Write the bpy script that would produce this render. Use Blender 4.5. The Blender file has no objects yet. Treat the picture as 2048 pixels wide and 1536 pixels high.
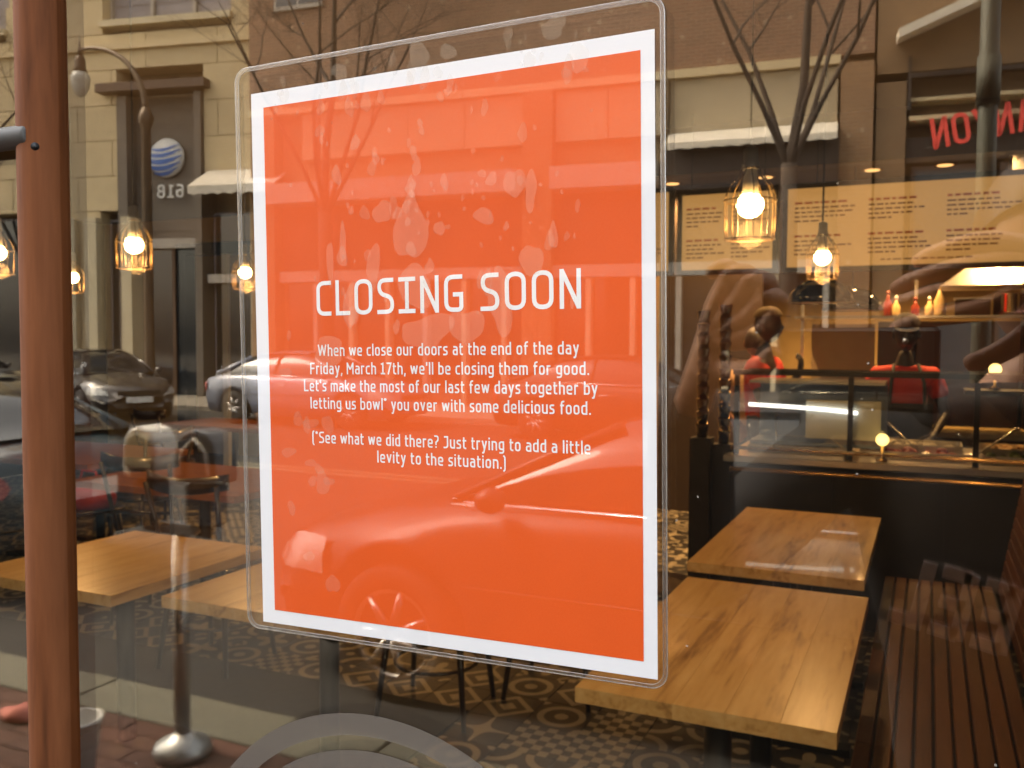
import bpy, math, random
from mathutils import Vector, Matrix, Euler
random.seed(7)
R = math.radians
PI = math.pi
scene = bpy.context.scene
COL = scene.collection

# ------------------------------------------------------------------ camera
cam_d = bpy.data.cameras.new('camera')
cam = bpy.data.objects.new('camera', cam_d)
COL.objects.link(cam)
cam_d.sensor_width = 36.0
cam_d.lens = 36.0 * 1803.4 / 2048.0
cam_d.clip_start = 0.01
cam_d.clip_end = 400
cam.rotation_mode = 'QUATERNION'
yaw, pitch, roll = 0.4319, 0.0497, 0.0052
fw = Vector((-math.sin(yaw) * math.cos(pitch), math.cos(yaw) * math.cos(pitch), -math.sin(pitch)))
rt = fw.cross(Vector((0, 0, 1))).normalized()
up = rt.cross(fw)
r2 = rt * math.cos(roll) + up * math.sin(roll)
u2 = -rt * math.sin(roll) + up * math.cos(roll)
m3 = Matrix((r2, u2, -fw)).transposed()
cam.matrix_world = Matrix.Translation(Vector((0, -0.377, 1.6))) @ m3.to_4x4()
cam_d.dof.use_dof = True
cam_d.dof.focus_distance = 0.43
cam_d.dof.aperture_fstop = 27.0
scene.camera = cam

# ------------------------------------------------------------------ light
world = bpy.data.worlds.new('World')
scene.world = world
world.use_nodes = True
wn = world.node_tree
wn.nodes.clear()
sky = wn.nodes.new('ShaderNodeTexSky')
sky.sky_type = 'NISHITA'
sky.sun_disc = False
SUN_EL, SUN_AZ = R(50), R(284)           # azimuth from +Y towards +X: hazy sun along the street, veiled by cloud
sky.sun_elevation = SUN_EL
sky.sun_rotation = SUN_AZ
sky.dust_density = 4.0
sky.air_density = 1.2
bg = wn.nodes.new('ShaderNodeBackground')
bg.inputs['Strength'].default_value = 0.15
wo = wn.nodes.new('ShaderNodeOutputWorld')
cloud = wn.nodes.new('ShaderNodeHueSaturation')          # thin overcast takes most of the blue out
cloud.inputs['Saturation'].default_value = 0.42
wn.links.new(sky.outputs[0], cloud.inputs['Color'])
wn.links.new(cloud.outputs[0], bg.inputs[0])
wn.links.new(bg.outputs[0], wo.inputs[0])
sun_d = bpy.data.lights.new('sun', 'SUN')
sun_d.energy = 0.85
sun_d.angle = R(20)
sun_d.color = (1.0, 0.93, 0.82)
sun = bpy.data.objects.new('sun', sun_d)
COL.objects.link(sun)
sdir = Vector((math.sin(SUN_AZ) * math.cos(SUN_EL), math.cos(SUN_AZ) * math.cos(SUN_EL), math.sin(SUN_EL)))
sun.rotation_euler = sdir.to_track_quat('Z', 'Y').to_euler()
scene.view_settings.view_transform = 'Standard'
scene.view_settings.look = 'None'
scene.view_settings.gamma = 1
scene.view_settings.exposure = 3.14
scene.view_settings.use_curve_mapping = False
cy = scene.cycles
cy.max_bounces = 9
cy.diffuse_bounces = 3
cy.glossy_bounces = 4
cy.transmission_bounces = 6
cy.transparent_max_bounces = 24
cy.caustics_reflective = False
cy.caustics_refractive = False
cy.sample_clamp_indirect = 6
cy.use_denoising = True

# ------------------------------------------------------------------ helpers
def tag(o, label=None, cat=None, group=None, kind=None):
    if label: o['label'] = label
    if cat: o['category'] = cat
    if group: o['group'] = group
    if kind: o['kind'] = kind
    return o

def thing(name, label, cat, loc=(0, 0, 0), rz=0.0, group=None):
    o = bpy.data.objects.new(name, None)
    o.empty_display_size = 0.1
    COL.objects.link(o)
    o.location = loc
    o.rotation_euler = (0, 0, rz)
    return tag(o, label, cat, group)

class MB:
    def __init__(s): s.v = []; s.f = []; s.sm = []
    def add(s, vs, fs, smooth=False):
        n = len(s.v)
        s.v += [tuple(q) for q in vs]
        s.f += [tuple(i + n for i in f) for f in fs]
        s.sm += [smooth] * len(fs)
        return s
    def box(s, x0, x1, y0, y1, z0, z1, M=None):
        vs = [(x, y, z) for z in (z0, z1) for y in (y0, y1) for x in (x0, x1)]
        if M is not None: vs = [M @ Vector(q) for q in vs]
        return s.add(vs, [(0, 2, 3, 1), (4, 5, 7, 6), (0, 1, 5, 4), (2, 6, 7, 3), (0, 4, 6, 2), (1, 3, 7, 5)])
    def cbox(s, x0, x1, y0, y1, z0, z1, c, M=None):
        # box with chamfered vertical and horizontal edges
        vs = []
        for z, k in ((z0, c), (z0 + c, 0), (z1 - c, 0), (z1, c)):
            a, b, e, g = x0 + k, x1 - k, y0 + k, y1 - k
            cc = c * 0.8
            vs += [(a + cc, e, z), (b - cc, e, z), (b, e + cc, z), (b, g - cc, z), (b - cc, g, z), (a + cc, g, z), (a, g - cc, z), (a, e + cc, z)]
        fs = [tuple(reversed(range(8))), tuple(range(24, 32))]
        for k in range(3):
            for i in range(8):
                j = (i + 1) % 8
                fs.append((k * 8 + i, k * 8 + j, k * 8 + 8 + j, k * 8 + 8 + i))
        if M is not None: vs = [M @ Vector(q) for q in vs]
        return s.add(vs, fs)
    def tube(s, pts, r, n=8, closed=False, caps=True):
        P = [Vector(p) for p in pts]
        rr = r if isinstance(r, (list, tuple)) else [r] * len(P)
        vs = []; prev = None
        for i, p in enumerate(P):
            a = P[i - 1] if (i > 0 or closed) else P[i]
            b = P[(i + 1) % len(P)] if (i < len(P) - 1 or closed) else P[i]
            t = (b - a).normalized()
            if prev is None:
                h = Vector((0, 0, 1)) if abs(t.z) < 0.9 else Vector((1, 0, 0))
                u = t.cross(h).normalized()
            else:
                u = (prev - t * prev.dot(t)).normalized()
            prev = u
            w = t.cross(u)
            for k in range(n):
                an = 2 * PI * k / n
                vs.append(p + (u * math.cos(an) + w * math.sin(an)) * rr[i])
        fs = []
        m = len(P)
        for i in range(m if closed else m - 1):
            j = (i + 1) % m
            for k in range(n):
                l = (k + 1) % n
                fs.append((i * n + k, i * n + l, j * n + l, j * n + k))
        if caps and not closed:
            fs.append(tuple(reversed(range(n)))); fs.append(tuple(range((m - 1) * n, m * n)))
        return s.add(vs, fs, True)
    def lathe(s, prof, n=20, M=None, c=(0, 0, 0)):
        vs = []
        for (r, z) in prof:
            for k in range(n):
                a = 2 * PI * k / n
                vs.append((c[0] + r * math.cos(a), c[1] + r * math.sin(a), c[2] + z))
        fs = []
        for i in range(len(prof) - 1):
            for k in range(n):
                l = (k + 1) % n
                fs.append((i * n + k, i * n + l, (i + 1) * n + l, (i + 1) * n + k))
        fs.append(tuple(reversed(range(n)))); fs.append(tuple(range((len(prof) - 1) * n, len(prof) * n)))
        if M is not None: vs = [M @ Vector(q) for q in vs]
        return s.add(vs, fs, True)
    def sphere(s, c, r, nu=16, nv=10, sc=(1, 1, 1), M=None):
        vs = []
        for i in range(nv + 1):
            t = PI * i / nv
            for k in range(nu):
                a = 2 * PI * k / nu
                q = Vector((c[0] + r * sc[0] * math.sin(t) * math.cos(a), c[1] + r * sc[1] * math.sin(t) * math.sin(a), c[2] + r * sc[2] * math.cos(t)))
                vs.append(M @ q if M is not None else q)
        fs = []
        for i in range(nv):
            for k in range(nu):
                l = (k + 1) % nu
                fs.append((i * nu + k, (i + 1) * nu + k, (i + 1) * nu + l, i * nu + l))
        return s.add(vs, fs, True)
    def prism(s, poly, y0, y1, M=None):
        # polygon in XZ extruded along Y (poly counter-clockwise seen from -Y)
        n = len(poly)
        vs = [(x, y0, z) for x, z in poly] + [(x, y1, z) for x, z in poly]
        fs = [tuple(range(n)), tuple(reversed(range(n, 2 * n)))]
        for i in range(n):
            j = (i + 1) % n
            fs.append((j, i, n + i, n + j))
        if M is not None: vs = [M @ Vector(q) for q in vs]
        return s.add(vs, fs)
    def mesh(s, name):
        me = bpy.data.meshes.new(name)
        me.from_pydata(s.v, [], s.f)
        me.polygons.foreach_set('use_smooth', s.sm)
        me.update()
        return me
    def build(s, name, mt, parent=None, loc=None, rot=None, bevel=0, label=None):
        me = s.mesh(name)
        if mt: me.materials.append(mt)
        o = bpy.data.objects.new(name, me)
        COL.objects.link(o)
        if parent: o.parent = parent
        if loc: o.location = loc
        if rot: o.rotation_euler = rot
        if bevel:
            b = o.modifiers.new('bevel', 'BEVEL'); b.width = bevel; b.segments = 2; b.limit_method = 'ANGLE'
        if label: o['label'] = label
        return o

def inst(src, name, parent=None, loc=(0, 0, 0), rot=None, scale=None):
    o = bpy.data.objects.new(name, src)
    COL.objects.link(o)
    if parent: o.parent = parent
    o.location = loc
    if rot: o.rotation_euler = rot
    if scale: o.scale = scale
    return o

def copy_tree(o, loc=None, rz=None, label=None, parent=None):
    c = o.copy(); COL.objects.link(c); c.parent = parent
    for ch in list(o.children): copy_tree(ch, parent=c)
    if loc is not None: c.location = loc
    if rz is not None: c.rotation_euler = (0, 0, rz)
    if label: c['label'] = label
    return c

# ------------------------------------------------------------------ materials
MATS = {}
def new_mat(name):
    m = bpy.data.materials.new(name); m.use_nodes = True
    nt = m.node_tree; nt.nodes.clear()
    out = nt.nodes.new('ShaderNodeOutputMaterial')
    return m, nt, out

def N(nt, t, **kw):
    n = nt.nodes.new(t)
    for k, v in kw.items():
        if k in n.inputs.keys() if hasattr(n.inputs, 'keys') else False:
            n.inputs[k].default_value = v
        else:
            setattr(n, k, v)
    return n

def math_n(nt, op, a, b=None, clamp=False):
    n = nt.nodes.new('ShaderNodeMath'); n.operation = op; n.use_clamp = clamp
    for i, q in enumerate((a, b)):
        if q is None: continue
        if isinstance(q, (int, float)): n.inputs[i].default_value = q
        else: nt.links.new(q, n.inputs[i])
    return n.outputs[0]

def mix_col(nt, fac, a, b, mode='MIX'):
    n = nt.nodes.new('ShaderNodeMix'); n.data_type = 'RGBA'; n.blend_type = mode
    for i, q in ((0, fac), (6, a), (7, b)):
        if isinstance(q, (int, float)): n.inputs[i].default_value = q
        elif isinstance(q, tuple): n.inputs[i].default_value = (*q, 1)
        else: nt.links.new(q, n.inputs[i])
    return n.outputs[2]

def mat(name, color, rough=0.6, metal=0.0, var=0.12, scale=6.0, bump=0.0, bscale=60.0, coat=0.0, rnd=0.0, spec=0.5, coord='Object', stretch=(1, 1, 1)):
    if name in MATS: return MATS[name]
    m, nt, out = new_mat(name)
    b = nt.nodes.new('ShaderNodeBsdfPrincipled')
    nt.links.new(b.outputs[0], out.inputs[0])
    tc = nt.nodes.new('ShaderNodeTexCoord')
    mp = nt.nodes.new('ShaderNodeMapping'); mp.inputs['Scale'].default_value = stretch
    nt.links.new(tc.outputs[coord], mp.inputs[0])
    nz = nt.nodes.new('ShaderNodeTexNoise'); nz.inputs['Scale'].default_value = scale; nz.inputs['Detail'].default_value = 5
    nt.links.new(mp.outputs[0], nz.inputs['Vector'])
    dark = tuple(c * (1 - var * 1.6) for c in color); lite = tuple(min(1, c * (1 + var * 1.6)) for c in color)
    c = mix_col(nt, nz.outputs['Fac'], dark, lite)
    if rnd:
        oi = nt.nodes.new('ShaderNodeObjectInfo')
        hv = nt.nodes.new('ShaderNodeHueSaturation')
        v = math_n(nt, 'MULTIPLY_ADD', oi.outputs['Random'], 2 * rnd); v.node.inputs[2].default_value = 1 - rnd
        nt.links.new(v, hv.inputs['Value'])
        nt.links.new(c, hv.inputs['Color']); c = hv.outputs[0]
    nt.links.new(c, b.inputs['Base Color'])
    b.inputs['Roughness'].default_value = rough
    b.inputs['Metallic'].default_value = metal
    b.inputs['Coat Weight'].default_value = coat
    b.inputs['Specular IOR Level'].default_value = spec
    if bump:
        n2 = nt.nodes.new('ShaderNodeTexNoise'); n2.inputs['Scale'].default_value = bscale; n2.inputs['Detail'].default_value = 4
        nt.links.new(mp.outputs[0], n2.inputs['Vector'])
        bp = nt.nodes.new('ShaderNodeBump'); bp.inputs['Strength'].default_value = bump; bp.inputs['Distance'].default_value = 0.01
        nt.links.new(n2.outputs['Fac'], bp.inputs['Height'])
        nt.links.new(bp.outputs[0], b.inputs['Normal'])
    MATS[name] = m
    return m

def wood(name, c0, c1, c2, axis=1, rough=0.35, scale=1.0, rnd=0.12, coat=0.0):
    if name in MATS: return MATS[name]
    m, nt, out = new_mat(name)
    b = nt.nodes.new('ShaderNodeBsdfPrincipled'); nt.links.new(b.outputs[0], out.inputs[0])
    tc = nt.nodes.new('ShaderNodeTexCoord')
    oi = nt.nodes.new('ShaderNodeObjectInfo')
    ad = nt.nodes.new('ShaderNodeVectorMath'); ad.operation = 'ADD'
    cx = nt.nodes.new('ShaderNodeCombineXYZ')
    sc = math_n(nt, 'MULTIPLY', oi.outputs['Random'], 17.0)
    nt.links.new(sc, cx.inputs[0]); nt.links.new(sc, cx.inputs[1]); nt.links.new(sc, cx.inputs[2])
    nt.links.new(tc.outputs['Object'], ad.inputs[0]); nt.links.new(cx.outputs[0], ad.inputs[1])
    mp = nt.nodes.new('ShaderNodeMapping')
    s = [9 * scale, 9 * scale, 9 * scale]; s[axis] = 0.9 * scale
    mp.inputs['Scale'].default_value = s
    nt.links.new(ad.outputs[0], mp.inputs[0])
    n1 = nt.nodes.new('ShaderNodeTexNoise'); n1.inputs['Scale'].default_value = 1.6; n1.inputs['Detail'].default_value = 6; n1.inputs['Distortion'].default_value = 1.2
    nt.links.new(mp.outputs[0], n1.inputs['Vector'])
    n2 = nt.nodes.new('ShaderNodeTexNoise'); n2.inputs['Scale'].default_value = 9; n2.inputs['Detail'].default_value = 8
    nt.links.new(mp.outputs[0], n2.inputs['Vector'])
    cr = nt.nodes.new('ShaderNodeValToRGB')
    cr.color_ramp.elements[0].position = 0.3; cr.color_ramp.elements[0].color = (*c0, 1)
    cr.color_ramp.elements[1].position = 0.72; cr.color_ramp.elements[1].color = (*c2, 1)
    e = cr.color_ramp.elements.new(0.47); e.color = (*c1, 1)
    f = math_n(nt, 'MULTIPLY_ADD', n2.outputs['Fac'], 0.35); nt.links.new(math_n(nt, 'MULTIPLY', n1.outputs['Fac'], 0.68), f.node.inputs[2])
    nt.links.new(f, cr.inputs[0])
    hv = nt.nodes.new('ShaderNodeHueSaturation')
    v = math_n(nt, 'MULTIPLY_ADD', oi.outputs['Random'], 2 * rnd); v.node.inputs[2].default_value = 1 - rnd
    nt.links.new(v, hv.inputs['Value']); nt.links.new(cr.outputs[0], hv.inputs['Color'])
    nt.links.new(hv.outputs[0], b.inputs['Base Color'])
    b.inputs['Roughness'].default_value = rough
    b.inputs['Coat Weight'].default_value = coat
    bp = nt.nodes.new('ShaderNodeBump'); bp.inputs['Strength'].default_value = 0.15; bp.inputs['Distance'].default_value = 0.002
    nt.links.new(n2.outputs['Fac'], bp.inputs['Height']); nt.links.new(bp.outputs[0], b.inputs['Normal'])
    MATS[name] = m
    return m

def emis(name, color, strength):
    m, nt, out = new_mat(name)
    e = nt.nodes.new('ShaderNodeEmission'); e.inputs[0].default_value = (*color, 1); e.inputs[1].default_value = strength
    nt.links.new(e.outputs[0], out.inputs[0])
    return m

def glass_mat(name, r0, tint, gtint, dust=0.0):
    m, nt, out = new_mat(name)
    g = nt.nodes.new('ShaderNodeNewGeometry')
    dt = nt.nodes.new('ShaderNodeVectorMath'); dt.operation = 'DOT_PRODUCT'
    nt.links.new(g.outputs['Incoming'], dt.inputs[0]); nt.links.new(g.outputs['Normal'], dt.inputs[1])
    c = math_n(nt, 'ABSOLUTE', dt.outputs['Value'])
    p5 = math_n(nt, 'POWER', math_n(nt, 'SUBTRACT', 1.0, c, True), 5.0)
    fr = math_n(nt, 'MULTIPLY_ADD', p5, 1 - r0); fr.node.inputs[2].default_value = r0
    tr = nt.nodes.new('ShaderNodeBsdfTransparent'); tr.inputs[0].default_value = (*tint, 1)
    gl = nt.nodes.new('ShaderNodeBsdfGlossy'); gl.inputs['Roughness'].default_value = 0.0; gl.inputs['Color'].default_value = (*gtint, 1)
    mx = nt.nodes.new('ShaderNodeMixShader')
    nt.links.new(fr, mx.inputs[0]); nt.links.new(tr.outputs[0], mx.inputs[1]); nt.links.new(gl.outputs[0], mx.inputs[2])
    last = mx.outputs[0]
    if dust:
        tc = nt.nodes.new('ShaderNodeTexCoord')
        vo = nt.nodes.new('ShaderNodeTexVoronoi'); vo.inputs['Scale'].default_value = 70; vo.inputs['Randomness'].default_value = 1
        nt.links.new(tc.outputs['Object'], vo.inputs['Vector'])
        ms = math_n(nt, 'LESS_THAN', vo.outputs['Distance'], 0.035)
        n1 = nt.nodes.new('ShaderNodeTexNoise'); n1.inputs['Scale'].default_value = 14
        nt.links.new(tc.outputs['Object'], n1.inputs['Vector'])
        k = math_n(nt, 'MULTIPLY', ms, math_n(nt, 'GREATER_THAN', n1.outputs['Fac'], 0.56))
        n3 = nt.nodes.new('ShaderNodeTexNoise'); n3.inputs['Scale'].default_value = 5; n3.inputs['Detail'].default_value = 8
        nt.links.new(tc.outputs['Object'], n3.inputs['Vector'])
        sm = math_n(nt, 'MULTIPLY', n3.outputs['Fac'], 0.004)
        kk = math_n(nt, 'ADD', math_n(nt, 'MULTIPLY', k, dust), sm)
        df = nt.nodes.new('ShaderNodeBsdfDiffuse'); df.inputs[0].default_value = (0.55, 0.5, 0.42, 1)
        m2 = nt.nodes.new('ShaderNodeMixShader')
        nt.links.new(kk, m2.inputs[0]); nt.links.new(last, m2.inputs[1]); nt.links.new(df.outputs[0], m2.inputs[2])
        last = m2.outputs[0]
    nt.links.new(last, out.inputs[0])
    MATS[name] = m
    return m

IL = 0.25   # brightness of the shop's own lamps
# ------------------------------------------------------------------ stroke lettering
def arc_path(pts, rad, seg=5):
    """polyline with rounded inner corners"""
    out = []
    n = len(pts)
    for i, p in enumerate(pts):
        if i == 0 or i == n - 1 or (isinstance(rad, (list, tuple)) and rad[i] == 0):
            out.append(Vector(p)); continue
        r = rad[i] if isinstance(rad, (list, tuple)) else rad
        a = Vector(pts[i - 1]); b = Vector(p); c = Vector(pts[i + 1])
        d1 = (a - b); d2 = (c - b)
        k1 = min(r, d1.length * (0.5 if i > 1 else 1.0)); k2 = min(r, d2.length * (0.5 if i < n - 2 else 1.0))
        q1 = b + d1.normalized() * k1; q2 = b + d2.normalized() * k2
        for t in range(seg + 1):
            u = t / seg
            out.append(q1 * (1 - u) ** 2 + b * 2 * u * (1 - u) + q2 * u * u)
    res = [out[0]]
    for q in out[1:]:
        if (q - res[-1]).length > 1e-5: res.append(q)
    return res

def ring_path(x0, y0, x1, y1, r, seg=5):
    """closed rounded rectangle starting at left middle"""
    cs = [(x0, y1), (x1, y1), (x1, y0), (x0, y0)]
    out = []
    for i, b in enumerate(cs):
        a = Vector(cs[i - 1]); b = Vector(b); c = Vector(cs[(i + 1) % 4])
        k1 = min(r, (a - b).length / 2); k2 = min(r, (c - b).length / 2)
        q1 = b + (a - b).normalized() * k1; q2 = b + (c - b).normalized() * k2
        for t in range(seg + 1):
            u = t / seg
            out.append(q1 * (1 - u) ** 2 + b * 2 * u * (1 - u) + q2 * u * u)
    res = [out[0]]
    for q in out[1:]:
        if (q - res[-1]).length > 1e-5: res.append(q)
    return res

def ribbon(path, w, closed=False):
    vs = []; n = len(path)
    for i in range(n):
        a = path[i - 1] if (i > 0 or closed) else None
        b = path[(i + 1) % n] if (i < n - 1 or closed) else None
        p = path[i]
        d1 = (p - a).normalized() if a is not None else None
        d2 = (b - p).normalized() if b is not None else None
        if d1 is None: d1 = d2
        if d2 is None: d2 = d1
        t = (d1 + d2)
        if t.length < 1e-6: t = d1
        t.normalize()
        nn = Vector((-t.y, t.x))
        cs = max(0.35, nn.dot(Vector((-d1.y, d1.x))))
        vs.append(p + nn * (w / 2 / cs)); vs.append(p - nn * (w / 2 / cs))
    fs = []
    for i in range(n if closed else n - 1):
        j = (i + 1) % n
        fs.append((2 * i, 2 * i + 1, 2 * j + 1, 2 * j))
    return vs, fs

XH = 0.74; S = 0.13; H = S / 2
# glyph: advance, list of (path, closed).  cap height 1, baseline 0, coordinates are stroke centre lines
def O_(x0, y0, x1, y1, r): return (ring_path(x0, y0, x1, y1, r), True)
def P_(pts, r=0.0): return (arc_path(pts, r), False)
T = 1 - H
def caps(ch):
    w = 0.54
    l, r_ = H, w - H
    g = {
        'C': (0.47, [P_([(0.47, T), (l, T), (l, H), (0.47, H)], [0, .2, .2, 0])]),
        'L': (0.45, [P_([(l, 1), (l, H), (0.45, H)], 0)]),
        'O': (w + .02, [O_(l, H, r_ + .02, T, .22)]),
        'S': (0.50, [P_([(0.48, T), (l, T), (l, .56), (.44, .47), (.44, H), (.0, H)], [0, .18, .2, .2, .18, 0])]),
        'I': (0.48, [P_([(0, T), (.48, T)]), P_([(0, H), (.48, H)]), P_([(.24, 1 - S), (.24, S)])]),
        'N': (w, [P_([(l, 0), (l, 1)]), P_([(r_, 0), (r_, 1)]), P_([(l - .0, .97), (r_ + .0, .03)])]),
        'G': (w, [P_([(w - .03, T), (l, T), (l, H), (r_, H), (r_, .47), (.25, .47)], [0, .2, .2, .1, 0, 0])]),
        'W': (0.84, [P_([(.05, 1), (.22, .05)]), P_([(.22, .05), (.42, .95)]), P_([(.42, .95), (.62, .05)]), P_([(.62, .05), (.79, 1)])]),
        'F': (0.45, [P_([(l, 0), (l, 1)]), P_([(l, T), (.45, T)]), P_([(l, .5), (.41, .5)])]),
        'E': (0.46, [P_([(l, 0), (l, 1)]), P_([(l, T), (.46, T)]), P_([(l, .5), (.41, .5)]), P_([(l, H), (.46, H)])]),
        'M': (0.66, [P_([(l, 0), (l, 1)]), P_([(.66 - H, 0), (.66 - H, 1)]), P_([(l, .96), (.33, .4)]), P_([(.33, .4), (.66 - H, .96)])]),
        'J': (0.42, [P_([(.05, T), (.35, T), (.35, H), (0, H)], [0, 0, .2, 0])]),
        'A': (0.56, [P_([(.05, 0), (.28, .97)]), P_([(.28, .97), (.51, 0)]), P_([(.13, .3), (.43, .3)])]),
        'Y': (0.56, [P_([(.05, 1), (.28, .45)]), P_([(.51, 1), (.28, .45)]), P_([(.28, .5), (.28, 0)])]),
        '1': (0.40, [P_([(.02, .84), (.2, T - .02), (.2, 0)], 0), P_([(.0, H), (.4, H)])]),
        '7': (0.44, [P_([(0, T), (.40, T), (.14, 0)], 0)]),
        '8': (0.54, [O_(l, H, r_, .5, .2), O_(l + .03, .5, r_ - .03, T, .2)]),
        '6': (0.52, [O_(l, H, r_ - .02, .55, .2), P_([(l, .4), (l, T), (.44, T)], [0, .24, 0])]),
    }
    return g.get(ch)

def low(ch):
    w = 0.46; l, r_ = H, w - H; t = XH - H; D = -0.24
    if ch == 'w':
        return 0.66, [P_([(.05, XH), (.18, .05)]), P_([(.18, .05), (.33, XH - .05)]), P_([(.33, XH - .05), (.48, .05)]), P_([(.48, .05), (.61, XH)])]
    g = {
        'o': (w, [O_(l, H, r_, t, .17)]),
        'a': (w - .02, [P_([(.06, t), (r_ - .02, t), (r_ - .02, 0)], [0, .16, 0]), P_([(r_ - .02, .43), (l, .43), (l, H), (r_ - .02, H)], [0, .14, .14, 0])]),
        'b': (w, [P_([(l, 0), (l, 1.02)]), P_([(l, t), (r_, t), (r_, H), (l, H)], [0, .17, .17, 0])]),
        'c': (.38, [P_([(.38, t), (l, t), (l, H), (.38, H)], [0, .17, .17, 0])]),
        'd': (w, [P_([(r_, 0), (r_, 1.02)]), P_([(r_, t), (l, t), (l, H), (r_, H)], [0, .17, .17, 0])]),
        'e': (w, [P_([(.43, H), (l, H), (l, t), (r_, t), (r_, .36), (l, .36)], [0, .17, .17, .17, .04, 0])]),
        'f': (.31, [P_([(.33, .98), (.12, .98), (.12, 0)], [0, .16, 0]), P_([(0, t), (.31, t)])]),
        'g': (w, [P_([(r_, t), (l, t), (l, .04 + H), (r_, .04 + H)], [0, .17, .17, 0]), P_([(r_, XH), (r_, D + H), (.05, D + H)], [0, .15, 0])]),
        'h': (w, [P_([(l, 0), (l, 1.02)]), P_([(l, t), (r_, t), (r_, 0)], [0, .17, 0])]),
        'i': (.13, [P_([(l, 0), (l, XH)]), P_([(l, .86), (l, 1.0)])]),
        'k': (.43, [P_([(l, 0), (l, 1.02)]), P_([(.12, .38), (.38, XH)]), P_([(.17, .42), (.40, 0)])]),
        'l': (.13, [P_([(l, 0), (l, 1.02)])]),
        'm': (.70, [P_([(l, 0), (l, XH)]), P_([(l, t), (.35, t), (.35, 0)], [0, .15, 0]), P_([(.3, t), (.70 - H, t), (.70 - H, 0)], [0, .15, 0])]),
        'n': (w, [P_([(l, 0), (l, XH)]), P_([(l, t), (r_, t), (r_, 0)], [0, .17, 0])]),
        'r': (.31, [P_([(l, 0), (l, XH)]), P_([(l, t), (.31, t)], 0)]),
        's': (.39, [P_([(.37, t), (l, t), (l, .41), (.33, .35), (.33, H), (0, H)], [0, .12, .12, .12, .12, 0])]),
        't': (.31, [P_([(.10, .95), (.10, H), (.31, H)], [0, .14, 0]), P_([(0, t), (.31, t)])]),
        'u': (w, [P_([(l, XH), (l, H), (r_, H)], [0, .17, 0]), P_([(r_, XH), (r_, 0)])]),
        'v': (.44, [P_([(.05, XH), (.22, .04)]), P_([(.22, .04), (.39, XH)])]),
        'y': (.44, [P_([(.05, XH), (.24, .04)]), P_([(.39, XH), (.16, D + .0), (.03, D + H - .04)], [0, .06, 0])]),
        ',': (.13, [P_([(.08, .12), (.03, -.16)])]),
        '.': (.13, [P_([(l, 0), (l, .14)])]),
        "'": (.13, [P_([(l, .72), (l, 1.02)])]),
        '*': (.22, [P_([(.11, .78), (.11, 1.02)]), P_([(.01, .96), (.21, .84)]), P_([(.01, .84), (.21, .96)])]),
        '(': (.22, [P_([(.22, 1.06), (.09, .96), (.09, -.08), (.22, -.18)], [0, .1, .1, 0])]),
        ')': (.22, [P_([(.0, 1.06), (.13, .96), (.13, -.08), (.0, -.18)], [0, .1, .1, 0])]),
        '?': (.38, [P_([(.0, .97), (.33, .97), (.33, .6), (.15, .48), (.15, .24)], [0, .16, .14, .05, 0]), P_([(.15, 0), (.15, .13)])]),
    }
    return g.get(ch)

def text_mesh(mb, s, x0, x1, base, cap, depth_y, stroke=1.0, gap=0.115, space=0.30, face=-1, thick=0.0, mirror_x=1):
    """lay out s between x0 and x1 on baseline; geometry in XZ plane at y=depth_y"""
    global S, H, T
    tot = 0; lay = []
    for ch in s:
        if ch == ' ': tot += space; continue
        g = caps(ch) if (ch.isupper() or ch.isdigit()) else low(ch)
        lay.append((tot, g)); tot += g[0] + gap
    tot -= gap
    kx = (x1 - x0) / tot
    for off, g in lay:
        for path, closed in g[1]:
            q = [Vector(((p.x + off) * kx / cap, p.y)) for p in path]
            vs, fs = ribbon(q, S * stroke, closed)
            v3 = [(x0 + v.x * cap, depth_y, base + v.y * cap) for v in vs]
            if thick:
                n = len(v3)
                v3 += [(x, y + thick, z) for x, y, z in v3]
                ff = []
                for f in fs:
                    ff.append(f); ff.append(tuple(reversed([i + n for i in f])))
                    for k in range(4):
                        a, b = f[k], f[(k + 1) % 4]
                        ff.append((a, a + n, b + n, b))
                fs = ff
            mb.add(v3, fs)

# ------------------------------------------------------------------ shared materials
M_black = mat('black_metal', (0.012, 0.011, 0.010), 0.42, 0.3, spec=0.4)
M_dark = mat('dark_frame', (0.02, 0.017, 0.014), 0.5)
M_steel = mat('brushed_steel', (0.55, 0.53, 0.5), 0.28, 1.0, var=0.06)
M_galv = mat('galvanised_steel', (0.42, 0.43, 0.43), 0.42, 0.85, var=0.15, scale=20)
M_white = mat('white_paint', (0.75, 0.74, 0.70), 0.5, var=0.04)
M_maple = wood('maple_top', (0.21, 0.085, 0.02), (0.64, 0.38, 0.135), (0.78, 0.52, 0.23), 1, 0.28, 1.0, 0.10, 0.25)
M_maple_x = wood('maple_top_cross', (0.26, 0.11, 0.03), (0.56, 0.32, 0.115), (0.68, 0.43, 0.18), 0, 0.28, 1.0, 0.12, 0.25)
M_walnut = wood('bench_wood', (0.055, 0.016, 0.003), (0.095, 0.030, 0.006), (0.135, 0.046, 0.010), 1, 0.5, 1.0, 0.12)
M_panel = wood('panel_wood', (0.10, 0.030, 0.006), (0.18, 0.062, 0.014), (0.24, 0.09, 0.022), 2, 0.5, 1.0, 0.1)
M_darkwood = wood('chair_wood', (0.012, 0.006, 0.004), (0.022, 0.010, 0.006), (0.04, 0.018, 0.010), 2, 0.3, 1.0, 0.1, 0.3)
M_post = wood('reddish_post', (0.075, 0.024, 0.007), (0.135, 0.044, 0.013), (0.18, 0.062, 0.020), 2, 0.8, 3.0, 0.0)
for n_ in M_post.node_tree.nodes:
    if n_.type == 'BSDF_PRINCIPLED': n_.inputs['Specular IOR Level'].default_value = 0.18
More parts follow.
